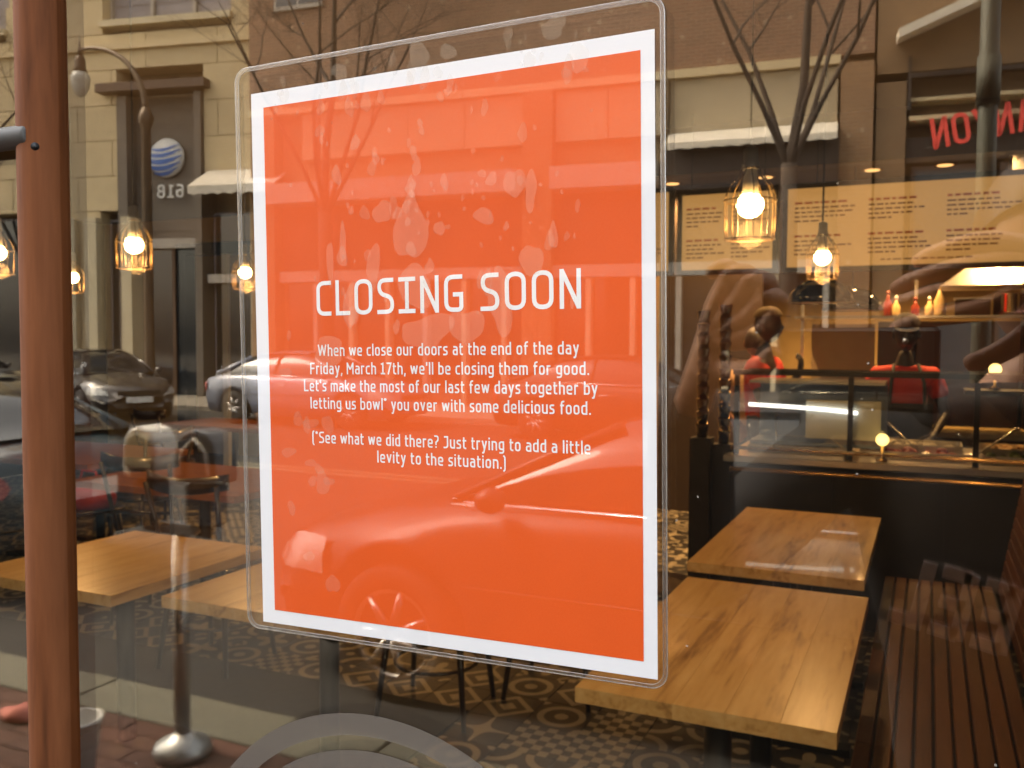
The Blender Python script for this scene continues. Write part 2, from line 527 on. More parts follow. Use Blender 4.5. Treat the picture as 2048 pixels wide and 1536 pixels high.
M_clear = glass_mat('clear_glass', 0.05, (0.97, 0.98, 0.97), (1, 1, 1))
M_pane = glass_mat('window_glass', 0.102, (0.91, 0.86, 0.76), (1.0, 0.93, 0.82), dust=0.35)
M_far_glass = mat('far_window_glass', (0.02, 0.024, 0.028), 0.05, 0.0, spec=1.0)

# ------------------------------------------------------------------ structure: shop interior
RM = dict(x0=-9.5, x1=3.0, y0=0.05, y1=7.9, h=3.02)
def tile_material():
    m, nt, out = new_mat('patterned_tile')
    b = nt.nodes.new('ShaderNodeBsdfPrincipled'); nt.links.new(b.outputs[0], out.inputs[0])
    g = nt.nodes.new('ShaderNodeNewGeometry')
    sp = nt.nodes.new('ShaderNodeSeparateXYZ'); nt.links.new(g.outputs['Position'], sp.inputs[0])
    X = math_n(nt, 'DIVIDE', sp.outputs[0], 0.25); Y = math_n(nt, 'DIVIDE', sp.outputs[1], 0.25)
    ix = math_n(nt, 'FLOOR', X); iy = math_n(nt, 'FLOOR', Y)
    fx = math_n(nt, 'SUBTRACT', math_n(nt, 'SUBTRACT', X, ix), 0.5); fy = math_n(nt, 'SUBTRACT', math_n(nt, 'SUBTRACT', Y, iy), 0.5)
    cb = nt.nodes.new('ShaderNodeCombineXYZ'); nt.links.new(ix, cb.inputs[0]); nt.links.new(iy, cb.inputs[1])
    wn_ = nt.nodes.new('ShaderNodeTexWhiteNoise'); wn_.noise_dimensions = '3D'; nt.links.new(cb.outputs[0], wn_.inputs['Vector'])
    rnd = wn_.outputs['Value']
    ax = math_n(nt, 'ABSOLUTE', fx); ay = math_n(nt, 'ABSOLUTE', fy)
    rad = math_n(nt, 'SQRT', math_n(nt, 'ADD', math_n(nt, 'MULTIPLY', fx, fx), math_n(nt, 'MULTIPLY', fy, fy)))
    ang = math_n(nt, 'ARCTAN2', fy, fx)
    # corner radius
    dx = math_n(nt, 'SUBTRACT', 0.5, ax); dy = math_n(nt, 'SUBTRACT', 0.5, ay)
    cr_ = math_n(nt, 'SQRT', math_n(nt, 'ADD', math_n(nt, 'MULTIPLY', dx, dx), math_n(nt, 'MULTIPLY', dy, dy)))
    def band(v, a, b_):
        return math_n(nt, 'MULTIPLY', math_n(nt, 'GREATER_THAN', v, a), math_n(nt, 'LESS_THAN', v, b_))
    petal = math_n(nt, 'ADD', math_n(nt, 'MULTIPLY', math_n(nt, 'COSINE', math_n(nt, 'MULTIPLY', ang, 4.0)), 0.14), 0.26)
    p1 = math_n(nt, 'MAXIMUM', math_n(nt, 'LESS_THAN', rad, petal), band(cr_, 0.12, 0.2))
    p2 = math_n(nt, 'MAXIMUM', band(rad, 0.3, 0.42), math_n(nt, 'MAXIMUM', math_n(nt, 'LESS_THAN', rad, 0.12), math_n(nt, 'LESS_THAN', cr_, 0.14)))
    chk = math_n(nt, 'GREATER_THAN', math_n(nt, 'MULTIPLY', math_n(nt, 'SINE', math_n(nt, 'MULTIPLY', fx, 18.85)), math_n(nt, 'SINE', math_n(nt, 'MULTIPLY', fy, 18.85))), 0)
    dia = math_n(nt, 'ADD', ax, ay)
    p4 = math_n(nt, 'MAXIMUM', band(dia, 0.36, 0.5), math_n(nt, 'LESS_THAN', dia, 0.17))
    p5 = math_n(nt, 'MAXIMUM', band(cr_, 0.33, 0.46), math_n(nt, 'LESS_THAN', rad, 0.09))
    star = math_n(nt, 'LESS_THAN', math_n(nt, 'MULTIPLY', ax, ay), 0.012)
    cur = p1
    for k, p in enumerate((p2, chk, p4, p5, star)):
        sel = math_n(nt, 'GREATER_THAN', rnd, (k + 1) / 6)
        mx = nt.nodes.new('ShaderNodeMix'); mx.data_type = 'FLOAT'
        nt.links.new(sel, mx.inputs[0]); nt.links.new(cur, mx.inputs[2]); nt.links.new(p, mx.inputs[3])
        cur = mx.outputs[0]
    nz = nt.nodes.new('ShaderNodeTexNoise'); nz.inputs['Scale'].default_value = 25; nz.inputs['Detail'].default_value = 6
    nt.links.new(g.outputs['Position'], nz.inputs['Vector'])
    c1 = mix_col(nt, cur, (0.008, 0.008, 0.009), (0.30, 0.265, 0.20))
    c2 = mix_col(nt, math_n(nt, 'MULTIPLY', nz.outputs['Fac'], 0.25), c1, (0.12, 0.10, 0.08))
    nt.links.new(c2, b.inputs['Base Color']); b.inputs['Roughness'].default_value = 0.38
    return m
M_tile = tile_material()
M_grout = mat('grout', (0.05, 0.045, 0.04), 0.9)
fl = MB().box(RM['x0'], RM['x1'], RM['y0'], RM['y1'], -0.1, -0.006).build('interior_floor', M_grout); tag(fl, kind='structure')
TS = 0.25
t_me = MB().cbox(-TS / 2 + .0015, TS / 2 - .0015, -TS / 2 + .0015, TS / 2 - .0015, -0.006, 0.0, 0.0012).mesh('floor_tile'); t_me.materials.append(M_tile)
rest = MB()
for i in range(-38, 12):
    for j in range(1, 32):
        x, y = i * TS + TS / 2, j * TS + TS / 2
        if -16 <= i < 1 and 3 <= j < 20: inst(t_me, 'tile', fl, (x, y, random.uniform(-0.0008, 0.0004)))
        else: rest.box(x - TS / 2 + .0015, x + TS / 2 - .0015, y - TS / 2 + .0015, y + TS / 2 - .0015, -0.006, 0)
tag(rest.build('tile', M_tile, fl), kind='stuff')

M_ceil = mat('ceiling_paint', (0.055, 0.042, 0.03), 0.8)
ce = MB().box(RM['x0'], RM['x1'], RM['y0'], 9.4, RM['h'], RM['h'] + 0.2).build('interior_ceiling', M_ceil); tag(ce, kind='structure')
M_cream = mat('cream_wall', (0.58, 0.42, 0.18), 0.7, var=0.08, scale=2)
M_olive = mat('olive_wall', (0.50, 0.36, 0.19), 0.7, var=0.06, scale=2)
M_deep = mat('deep_brown_wall', (0.035, 0.02, 0.012), 0.7)
bw = MB().box(-2.3, RM['x1'], 9.2, 9.4, 0, RM['h']).build('interior_wall', M_cream); tag(bw, kind='structure')
# left part of the back wall with an opening framed in black
o = MB().box(-9.5, -8.25, 7.9, 8.1, 0, RM['h']).box(-6.6, -2.3, 7.9, 8.1, 0, RM['h']).box(-8.25, -6.6, 7.9, 8.1, 2.72, RM['h']).build('interior_wall', M_olive); tag(o, kind='structure')
o = MB().box(-2.5, -2.3, 8.1, 9.2, 0, RM['h']).build('interior_wall', M_olive); tag(o, kind='structure')
o = MB().box(-9.6, -9.5, 0.05, 9.4, 0, RM['h']).build('interior_wall', M_deep); tag(o, kind='structure')
o = MB().box(3.0, 3.1, 0.05, 9.4, 0, RM['h']).build('interior_wall', M_cream); tag(o, kind='structure')
o = MB().box(-2.3, -1.36, 7.9, 7.98, 0, RM['h']).build('interior_wall', M_deep); tag(o, kind='structure')
# passage behind the opening
o = MB().box(-9.5, -2.5, 9.2, 9.4, 0, RM['h']).build('interior_wall', M_cream); tag(o, kind='structure')
o = MB().box(-9.5, -2.5, 8.1, 9.2, -0.1, 0).box(-2.3, 3.0, 7.9, 9.2, -0.1, 0).build('interior_floor', M_grout); tag(o, kind='structure')
df = thing('doorway', 'black framed tall doorway opening in the left back wall', 'doorway', (-7.4, 7.88, 0))
for x0, x1, z0, z1, nm in ((-0.85, -0.70, 0, 2.72, 'jamb'), (0.66, 0.80, 0, 2.72, 'jamb'), (-0.70, 0.66, 2.58, 2.72, 'lintel')):
    MB().box(x0, x1, -0.05, 0.12, z0, z1).build(nm, M_black, df)
MB().box(-0.18, -0.10, 0.0, 0.05, 0, 2.58).build('mullion', M_white, df)

# ------------------------------------------------------------------ shop front
M_fr = mat('shopfront_frame', (0.03, 0.022, 0.018), 0.4, 0.4)
sf = thing('shop_window', 'wide shop window pane in a dark frame holding the orange notice', 'shop window', (0, 0, 0))
MB().box(-3.6, -0.484, 0.0, 0.006, 0.25, 3.0).build('glass_pane', M_pane, sf)
MB().box(-0.482, 1.6, 0.0, 0.006, 0.25, 3.0).build('glass_pane', M_pane, sf)
MB().box(-3.75, -3.6, -0.04, 0.06, 0, 3.1).build('frame_post', M_fr, sf)
MB().box(1.6, 1.75, -0.04, 0.06, 0, 3.1).build('frame_post', M_fr, sf)
MB().box(-3.6, 1.6, -0.04, 0.06, 3.0, 3.1).build('frame_head', M_fr, sf)
MB().box(-3.6, 1.6, -0.04, 0.06, 0.0, 0.25).build('frame_sill', M_fr, sf)
M_front = mat('shopfront_brick', (0.20, 0.09, 0.05), 0.85, bump=0.3)
sw = thing('shopfront_wall', 'brick shopfront wall around the big window', 'wall', (0, 0, 0))
MB().box(-9.6, -3.75, -0.05, 0.05, 0, 3.3).build('wall', M_front, sw)
MB().box(1.75, 6.0, -0.05, 0.05, 0, 3.3).build('wall', M_front, sw)
MB().box(-9.6, 6.0, -0.25, 0.05, 3.3, 6.5).build('upper_wall', M_front, sw)
MB().box(-3.75, 1.75, -0.05, 0.05, 3.1, 3.3).build('fascia', M_fr, sw)

# ------------------------------------------------------------------ the notice
SC = Vector((-0.2135, -0.0089, 1.58975)); SROT = -0.0184
sg = thing('closing_notice', 'orange and white laminated closing soon notice taped to the window glass', 'sign', SC)
sg.rotation_euler = (0, SROT, 0); sg.scale = (0.982, 1, 0.9755)
M_paper = mat('white_paper', (0.84, 0.84, 0.83), 0.55, var=0.015, scale=25)
def print_mat(name, col, v=0.05):
    m, nt, out = new_mat(name)
    b = nt.nodes.new('ShaderNodeBsdfPrincipled'); nt.links.new(b.outputs[0], out.inputs[0])
    tc = nt.nodes.new('ShaderNodeTexCoord')
    n1 = nt.nodes.new('ShaderNodeTexNoise'); n1.inputs['Scale'].default_value = 22; n1.inputs['Detail'].default_value = 3
    n2 = nt.nodes.new('ShaderNodeTexNoise'); n2.inputs['Scale'].default_value = 900; n2.inputs['Detail'].default_value = 2
    nt.links.new(tc.outputs['Object'], n1.inputs['Vector']); nt.links.new(tc.outputs['Object'], n2.inputs['Vector'])
    d = tuple(c * (1 - v) for c in col); l = tuple(min(1, c * (1 + v)) for c in col)
    c1 = mix_col(nt, n1.outputs['Fac'], d, l)
    c2 = mix_col(nt, math_n(nt, 'MULTIPLY', n2.outputs['Fac'], 0.12), c1, (0.95, 0.35, 0.12) if col[1] < 0.3 else (0.7, 0.7, 0.7))
    nt.links.new(c2, b.inputs['Base Color']); b.inputs['Roughness'].default_value = 0.5
    b.inputs['Specular IOR Level'].default_value = 0.3
    MATS[name] = m
    return m
M_orange = print_mat('orange_ink', (0.76, 0.088, 0.007), 0.08)
MB().box(-0.110, 0.110, 0.0079, 0.0081, -0.1426, 0.1426).build('paper', M_paper, sg)
MB().box(-0.1018, 0.1037, 0.00775, 0.00790, -0.1352, 0.1345).build('orange_print', M_orange, sg)
M_ink = mat('white_letter', (0.86, 0.84, 0.80), 0.55, var=0.01)
lm = MB()
def put_line(s, x0, x1, base, cap, gap, space, stroke):
    text_mesh(lm, s, x0, x1, base, cap, 0.0, stroke, gap, space)
put_line('CLOSING SOON', -0.0702, 0.0758, 0.0232, 0.0182, 0.125, 0.32, 0.90)
CAPH = 0.0060
for s, a, b, z in (('When we close our doors at the end of the day', -0.0698, 0.0743, 0.0024),
                   ("Friday, March 17th, we'll be closing them for good.", -0.0749, 0.0791, -0.0070),
                   ("Let's make the most of our last few days together by", -0.0791, 0.0830, -0.0160),
                   ('letting us bowl* you over with some delicious food.', -0.0752, 0.0798, -0.0251),
                   ('(*See what we did there? Just trying to add a little', -0.0746, 0.0795, -0.0431),
                   ('levity to the situation.)', -0.0345, 0.0373, -0.0518)):
    put_line(s, a, b, z, CAPH, 0.13, 0.30, 1.0)
# give each stroke its own tiny height so no two faces share a plane
for i in range(len(lm.v)):
    x, y, z = lm.v[i]; lm.v[i] = (x, 0.00762, z)
vi = {}
fi_off = {}
comp = list(range(len(lm.v)))
def find(a):
    while comp[a] != a:
        comp[a] = comp[comp[a]]; a = comp[a]
    return a
for f in lm.f:
    for k in f[1:]:
        ra, rb = find(f[0]), find(k)
        if ra != rb: comp[rb] = ra
for i in range(len(lm.v)):
    r_ = find(i)
    if r_ not in fi_off: fi_off[r_] = (len(fi_off) % 5) * 0.00002
    x, y, z = lm.v[i]; lm.v[i] = (x, y + fi_off[r_], z)
lm.build('lettering', M_ink, sg)

def rrect(x0, x1, z0, z1, r, seg=8):
    out = []
    for cx_, cz_, a0 in ((x1 - r, z1 - r, 0), (x0 + r, z1 - r, 90), (x0 + r, z0 + r, 180), (x1 - r, z0 + r, 270)):
        for k in range(seg + 1):
            a = R(a0 + 90 * k / seg)
            out.append((cx_ + r * math.cos(a), cz_ + r * math.sin(a)))
    return out
M_film = glass_mat('clear_film', 0.066, (0.93, 0.925, 0.91), (1, 0.95, 0.88))
def plastic_edge(name, milk, rough):
    m, nt, out = new_mat(name)
    tr = nt.nodes.new('ShaderNodeBsdfTransparent'); tr.inputs[0].default_value = (0.9, 0.88, 0.84, 1)
    df = nt.nodes.new('ShaderNodeBsdfDiffuse'); df.inputs[0].default_value = (0.40, 0.37, 0.30, 1)
    gl = nt.nodes.new('ShaderNodeBsdfGlossy'); gl.inputs['Roughness'].default_value = rough
    tc = nt.nodes.new('ShaderNodeTexCoord'); nz = nt.nodes.new('ShaderNodeTexNoise'); nz.inputs['Scale'].default_value = 260; nz.inputs['Detail'].default_value = 3
    nt.links.new(tc.outputs['Object'], nz.inputs['Vector'])
    a = nt.nodes.new('ShaderNodeMixShader'); nt.links.new(math_n(nt, 'MULTIPLY', nz.outputs['Fac'], milk * 2), a.inputs[0])
    nt.links.new(tr.outputs[0], a.inputs[1]); nt.links.new(df.outputs[0], a.inputs[2])
    b = nt.nodes.new('ShaderNodeMixShader'); b.inputs[0].default_value = 0.22
    nt.links.new(a.outputs[0], b.inputs[1]); nt.links.new(gl.outputs[0], b.inputs[2])
    nt.links.new(b.outputs[0], out.inputs[0])
    return m
M_edge = plastic_edge('sealed_plastic_edge', 0.30, 0.25)
M_seam = plastic_edge('plastic_seam', 0.16, 0.3)
M_haze = plastic_edge('milky_film', 0.05, 0.3)
SX0, SX1, SZ0, SZ1 = -0.1200, 0.1145, -0.1465, 0.1565
slv = MB().prism(rrect(SX0, SX1, SZ0, SZ1, 0.0075), 0.0068, 0.0086).build('sleeve', M_film, sg)
loop = [(x, 0.0073, z) for x, z in rrect(SX0, SX1, SZ0, SZ1, 0.0075)]
MB().tube(loop, 0.00036, 6, True).build('sealed_edge', M_edge, slv)
loop = [(x, 0.0073, z) for x, z in rrect(SX0 + 0.0022, SX1 - 0.0018, SZ0 + 0.0016, SZ1 - 0.0019, 0.006)]
MB().tube(loop, 0.00022, 5, True).build('seam', M_seam, slv)
def flat_ring(outer, inner, y):
    n = len(outer)
    vs = [(x, y, z) for x, z in outer] + [(x, y, z) for x, z in inner]
    return vs, [(i, (i + 1) % n, n + (i + 1) % n, n + i) for i in range(n)]
mb = MB(); mb.add(*flat_ring(rrect(SX0 + .0001, SX1 - .0001, SZ0 + .0001, SZ1 - .0001, 0.0074), rrect(SX0 + 0.0022, SX1 - 0.0018, SZ0 + 0.0016, SZ1 - 0.0019, 0.006), 0.00672))
mb.build('milky_margin', M_haze, slv)
# moisture marks between film and glass
def milky(name, fac, col):
    m, nt, out = new_mat(name)
    tr = nt.nodes.new('ShaderNodeBsdfTransparent')
    df = nt.nodes.new('ShaderNodeBsdfDiffuse'); df.inputs[0].default_value = (*col, 1)
    a = nt.nodes.new('ShaderNodeMixShader'); a.inputs[0].default_value = fac
    nt.links.new(tr.outputs[0], a.inputs[1]); nt.links.new(df.outputs[0], a.inputs[2]); nt.links.new(a.outputs[0], out.inputs[0])
    return m
M_mark = milky('moisture_mark', 0.085, (0.85, 0.70, 0.5))
rr = random.Random(3)
mk = MB()
def blob(cx_, cz_, w, h, k, tear=0.0):
    n = 26; vs = []
    ph = [rr.uniform(0, 6.28) for _ in range(3)]
    for i in range(n):
        a = 2 * PI * i / n
        rad = 1 + 0.16 * math.sin(2 * a + ph[0]) + 0.09 * math.sin(3 * a + ph[1]) + 0.05 * math.sin(5 * a + ph[2])
        x = math.cos(a) * rad * w; z = math.sin(a) * rad * h
        if tear: x *= 1 - tear * max(0, z / h)
        vs.append((cx_ + x, 0.0062 + k * 0.000008, cz_ + z))
    mk.add(vs, [tuple(range(n))])
big = [(-0.012, .066, .0085, .019, .7), (-0.010, .036, .010, .010, 0), (-.004, .014, .013, .008, -.4), (.018, .016, .008, .009, -.3), (-.062, .004, .009, .0075, -.3),
       (-.028, .074, .005, .006, 0), (.036, .028, .006, .016, .2), (-.048, .028, .004, .012, -.2), (.052, .046, .0055, .008, .2), (.028, .068, .005, .004, 0),
       (-.060, .050, .0025, .010, 0), (-.052, .060, .0022, .009, 0), (.052, .078, .003, .009, 0), (.044, .082, .005, .007, 0), (-.006, .148, .006, .006, 0), (.010, .147, .004, .004, 0),
       (-.052, .146, .005, .004, 0), (.064, .150, .006, .005, 0), (.076, .135, .005, .006, 0), (-.034, .047, .004, .011, 0)]
for k, (a, b, c, d, t) in enumerate(big): blob(a, b, c, d, k, t)
for k in range(150):
    x = rr.gauss(-0.005, 0.045); z = rr.gauss(0.075, 0.03)
    if k > 105: x = rr.uniform(-.11, .105); z = rr.uniform(.128, .152)
    if abs(x) > .10 or z > .152 or z < .01: continue
    q = rr.choice((.0007, .001, .0014, .002, .0028))
    blob(x, z, q, q * rr.uniform(.9, 2.2), 20 + k, rr.uniform(0, .5))
for k in range(14):
    blob(rr.uniform(-.095, -.06), rr.uniform(-.13, 0), rr.uniform(.002, .005), rr.uniform(.002, .006), 180 + k)
tag(mk.build('moisture_mark', M_mark, sg), kind='stuff')

# round grey vinyl graphic at the lower edge of the notice
M_vinyl = milky('frosted_grey_vinyl', 0.74, (0.135, 0.115, 0.092))
dc = thing('window_decal', 'round frosted grey vinyl emblem on the glass below the notice', 'decal', (-0.245, -0.0006, 1.283))
n = 96
def circ(rx, rz): return [(rx * math.cos(2 * PI * i / n), rz * math.sin(2 * PI * i / n)) for i in range(n)]
mb = MB(); v_, f_ = flat_ring(circ(0.127, 0.127), circ(0.1155, 0.1155), 0.0); mb.add(v_, f_)
mb.build('ring', M_vinyl, dc)
mb = MB(); mb.add([(x, 0, z) for x, z in circ(0.108, 0.108)], [tuple(range(n))]); mb.build('disc', M_vinyl, dc)

# ------------------------------------------------------------------ round wooden mullion with steel bar
dp = thing('wooden_post', 'upright reddish brown round wooden post beside the window glass at left', 'post', (-0.483, 0.0, 1.0))
prof = [(0.0142, -0.745)] + [(0.0142, -0.74 + 0.05 * k) for k in range(55)]
post = MB().lathe(prof, 36).build('post', M_post, dp)
MB().lathe([(0.0020, 0), (0.0024, 0.0004)], 14, Matrix.Translation((0.0080, -0.0112, 0.7105)) @ Matrix.Rotation(R(35), 4, 'Z') @ Matrix.Rotation(R(90), 4, 'X')).build('screw_hole', M_black, post)
M_bar = mat('aged_steel_bar', (0.055, 0.050, 0.042), 0.6, 0.3, var=0.3, scale=40)
def xcap(x0, x1, y, z, r):
    mb = MB(); mb.tube([(x0, y, z), (x1 - r * .35, y, z), (x1 - r * .1, y, z), (x1, y, z)], [r, r, r * .93, r * .75], 20); return mb
br_ = xcap(-0.5, 0.0005, -0.0095, 0.7175, 0.0068).build('steel_bar', M_bar); br_.location = (-0.480, 0, 1.0)
tag(br_, 'horizontal dark steel bar butting against the wooden post', 'bar')

# ------------------------------------------------------------------ tables
def make_table(x0, x1, y0, y1, mt, label, group, planks=5, base='pedestal'):
    cx_, cy_ = (x0 + x1) / 2, (y0 + y1) / 2
    w, d = x1 - x0, y1 - y0
    t = thing('table', label, 'table', (cx_, cy_, 0), 0, group)
    pw = w / planks
    me = MB().cbox(-pw / 2 + .0001, pw / 2 - .0001, -d / 2, d / 2, -0.019, 0.019, 0.0007).mesh('plank')
    me.materials.append(mt)
    for k in range(planks):
        inst(me, 'plank', t, (-w / 2 + pw * (k + .5), 0, 0.731), None)
    MB().box(-w * .32, w * .32, -d * .38, d * .38, 0.700, 0.7115).build('under_frame', M_black, t)
    if d > 0.9:
        for s in (-1, 1):
            MB().tube([(0, s * d * .3, 0.03), (0, s * d * .3, 0.70)], 0.035, 14).build('column', M_black, t)
            MB().box(-0.27, 0.27, s * d * .3 - .035, s * d * .3 + .035, 0.0, 0.03).build('foot', M_black, t)
    else:
        MB().tube([(0, 0, 0.03), (0, 0, 0.70)], 0.035, 14).build('column', M_black, t)
        MB().lathe([(0.24, 0), (0.24, 0.012), (0.06, 0.035), (0.04, 0.045)], 24).build('foot', M_black, t)
    return t
GT = 'pale wooden cafe tables'
make_table(-0.82, -0.185, 3.02, 4.28, M_maple, 'pale wood cafe table beside the bench, nearer the counter', GT)
make_table(-0.765, -0.158, 1.66, 2.80, M_maple, 'pale wood cafe table at the lower right beside the bench', GT)
make_table(-3.15, -2.42, 1.73, 2.50, M_maple, 'square pale wood table between wooden post and notice', GT)
make_table(-2.27, -1.50, 1.80, 2.58, M_maple, 'square pale wood table half hidden by the lower left of the notice', GT)
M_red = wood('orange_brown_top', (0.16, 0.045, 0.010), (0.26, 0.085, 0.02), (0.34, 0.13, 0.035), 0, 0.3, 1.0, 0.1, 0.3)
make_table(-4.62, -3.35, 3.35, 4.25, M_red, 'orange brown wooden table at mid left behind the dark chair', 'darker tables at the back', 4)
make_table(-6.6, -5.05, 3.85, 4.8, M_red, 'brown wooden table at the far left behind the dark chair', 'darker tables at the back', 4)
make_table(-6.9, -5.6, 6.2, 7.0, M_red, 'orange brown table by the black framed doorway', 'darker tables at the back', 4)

# ------------------------------------------------------------------ chairs
def make_chair(label, group):
    c = thing('chair', label, 'chair', (0, 0, 0), 0, group)
    MB().lathe([(0.0, 0.0), (0.185, 0.0), (0.20, 0.012), (0.195, 0.026), (0.12, 0.022), (0.0, 0.018)], 24, None, (0, 0, 0.435)).build('seat', M_darkwood, c)
    for sx, sy in ((-1, -1), (1, -1), (-1, 1), (1, 1)):
        MB().tube([(sx * .14, sy * .13, .44), (sx * .185, sy * .185, 0.0)], [.016, .011], 8).build('leg', M_darkwood, c)
    MB().tube([(.17 * math.cos(a), .17 * math.sin(a), .2) for a in [2 * PI * k / 20 for k in range(20)]], .008, 6, True).build('ring_stretcher', M_darkwood, c)
    for s in (-1, 1):
        MB().tube([(s * .15, .15, .45), (s * .165, .19, .62), (s * .19, .24, .86)], .0115, 8).build('back_post', M_darkwood, c)
    # broad curved top rail
    vs = []; fs = []
    n = 12
    for i in range(n + 1):
        u = -1 + 2 * i / n
        x = u * .215; y = .265 - .07 * u * u; z = .855 + .02 * u * u
        th = .010
        vs += [(x, y - th, z - .035), (x, y + th, z - .035), (x, y + th, z + .035), (x, y - th, z + .035)]
    for i in range(n):
        for k in range(4):
            l = (k + 1) % 4
            fs.append((i * 4 + k, (i + 1) * 4 + k, (i + 1) * 4 + l, i * 4 + l))
    fs += [(0, 1, 2, 3), (n * 4 + 3, n * 4 + 2, n * 4 + 1, n * 4)]
    MB().add(vs, fs, True).build('top_rail', M_darkwood, c)
    MB().tube([(-.16, .19, .6), (0, .235, .61), (.16, .19, .6)], .009, 6).build('back_slat', M_darkwood, c)
    return c
GC = 'dark wooden chairs'
ch0 = make_chair('dark chair with curved top rail, nearest behind the left table', GC)
ch0.location = (-3.95, 3.42, 0); ch0.rotation_euler = (0, 0, R(196)); ch0.scale = (1.06, 1.06, 1.07)
for (x, y, rz, lb) in ((-3.15, 3.0, 185, 'dark chair just left of the notice in front of the orange brown table'),
                       (-4.95, 3.78, 150, 'dark chair at the left in front of the far brown table'),
                       (-3.0, 3.9, 275, 'dark chair at the right end of the orange brown table'),
                       (-5.0, 4.3, 265, 'dark chair between the two brown back tables'),
                       (-2.8, 1.25, 172, 'dark chair under the front of the left pale table'),
                       (-1.9, 2.98, 8, 'dark chair behind the pale table hidden by the notice'),
                       (-1.5, 3.4, 95, 'dark chair hidden behind the right side of the notice'),
                       (-1.1, 3.6, 80, 'dark chair tucked against the counter side table'),
                       (-6.2, 5.7, 170, 'dark chair at the table by the black doorway'),
                       ):
    copy_tree(ch0, (x, y, 0), R(rz), lb)

# red bag on the far left chair
M_redbag = mat('red_cloth', (0.42, 0.012, 0.008), 0.75, bump=0.5, bscale=20)
mb = MB()
rb = thing('red_bag', 'crumpled red cloth bag lying low at the left behind the table', 'bag', (-4.93, 3.76, 0.46))
mb.sphere((0, 0, 0.10), 0.17, 20, 12, (1.15, .8, .6))
for i, v in enumerate(mb.v):
    k = 1 + .12 * math.sin(v[0] * 40) * math.cos(v[1] * 33 + v[2] * 27)
    mb.v[i] = (v[0] * k, v[1] * k, max(0, v[2] * k))
mb.build('body', M_redbag, rb)
MB().tube([(-.1, 0, .17), (-.06, 0, .27), (.06, 0, .27), (.1, 0, .17)], .008, 6).build('handle', M_redbag, rb)

cup = thing('paper_cup', 'white paper cup standing on the far table left of the notice', 'cup', (-5.72, 6.35, 0.75))
MB().lathe([(.030, 0), (.033, .002), (.044, .125), (.047, .127), (.047, .133), (.041, .134)], 20).build('cup', M_white, cup)
mtt = thing('floor_dark_sheet', 'dark sheet added to darken the floor under the square pale tables', 'mat', (-3.2, 1.5, 0.0))  # invented dark sheet, laid to darken the floor at lower left
MB().cbox(-1.75, 1.45, -1.35, 1.5, 0.001, 0.010, 0.004).build('mat', mat('added_dark_sheet', (.016, .015, .014), .9, var=.3, scale=30), mtt)
# ------------------------------------------------------------------ bench
bn = thing('slatted_bench', 'long brown slatted wooden bench with raked back at lower right', 'bench', (0.07, 2.7, 0))
sw_ = 0.052
me = MB().cbox(-sw_ / 2 + .004, sw_ / 2 - .004, -1.85, 1.62, -0.011, 0.011, 0.003).mesh('seat_slat'); me.materials.append(M_walnut)
for k in range(9):
    inst(me, 'seat_slat', bn, (-0.235 + sw_ * (k + .5), 0, 0.449))
MB().box(-.22, .24, -1.84, 1.60, 0.30, 0.437).build('seat_box', M_dark, bn)
for yy in (-1.5, 0, 1.35):
    MB().box(-.20, .22, yy - .03, yy + .03, 0, 0.30).build('leg', M_black, bn)
mt = Matrix.Translation((0.262, 0, 0.44)) @ Matrix.Rotation(R(9.5), 4, 'Y')
me = MB().cbox(-.011, .011, -1.85, 1.62, -sw_ / 2 + .003, sw_ / 2 - .003, 0.003).mesh('back_slat'); me.materials.append(M_walnut)
for k in range(13):
    p = mt @ Vector((0, 0, sw_ * (k + .5)))
    inst(me, 'back_slat', bn, p, (0, R(9.5), 0))
me = MB().box(.013, .03, -1.84, 1.61, 0, sw_ * 13).mesh('back_board'); me.materials.append(M_walnut)
inst(me, 'back_board', bn, (0.262, 0, 0.44), (0, R(9.5), 0))

# ------------------------------------------------------------------ service counter
sc_ = thing('service_counter', 'dark service counter with steel top and glass sneeze guard', 'counter', (0, 4.9, 0))
M_cfront = mat('counter_front', (0.010, 0.009, 0.009), 0.45)
MB().box(-1.02, 2.9, 0.0, 0.95, 0.0, 0.90).build('base', M_cfront, sc_)
for k in range(7):
    MB().box(-1.0 + k * .55, -1.0 + k * .55 + .535, -0.012, -0.001, 0.1, 0.86).build('front_panel', M_cfront, sc_)
MB().cbox(-1.06, 2.9, -0.06, 0.99, 0.902, 0.94, 0.004).build('steel_top', M_steel, sc_)
M_brass = mat('warm_rail', (0.55, 0.36, 0.16), 0.25, 1.0, var=0.2, scale=14)
MB().tube([(-1.02, -0.05, 0.985), (2.9, -0.05, 0.985)], 0.011, 10).build('rail', M_brass, sc_)
MB().tube([(-1.02, -0.07, 0.865), (2.9, -0.07, 0.865)], 0.014, 10).build('rail', M_brass, sc_)
for k in range(6):
    x = -0.98 + k * .62
    for yy in (0.16, 0.56):
        MB().box(x + .02, x + .56, yy, yy + .32, 0.945, 0.952).box(x + .02, x + .56, yy, yy + .008, .952, .985).box(x + .02, x + .56, yy + .312, yy + .32, .952, .985).box(x + .02, x + .028, yy + .008, yy + .312, .952, .985).box(x + .552, x + .56, yy + .008, yy + .312, .952, .985).build('food_pan', M_steel, sc_)
for i in range(7):
    x = -1.0 + i * .62
    MB().box(x - .014, x + .014, 0.0, 0.028, 0.942, 1.40).build('post', M_black, sc_)
MB().box(-1.02, 2.9, -0.02, 0.05, 1.402, 1.432).build('guard_frame', M_black, sc_)
MB().box(-1.02, 2.9, 0.48, 0.52, 1.402, 1.425).build('guard_frame', M_black, sc_)
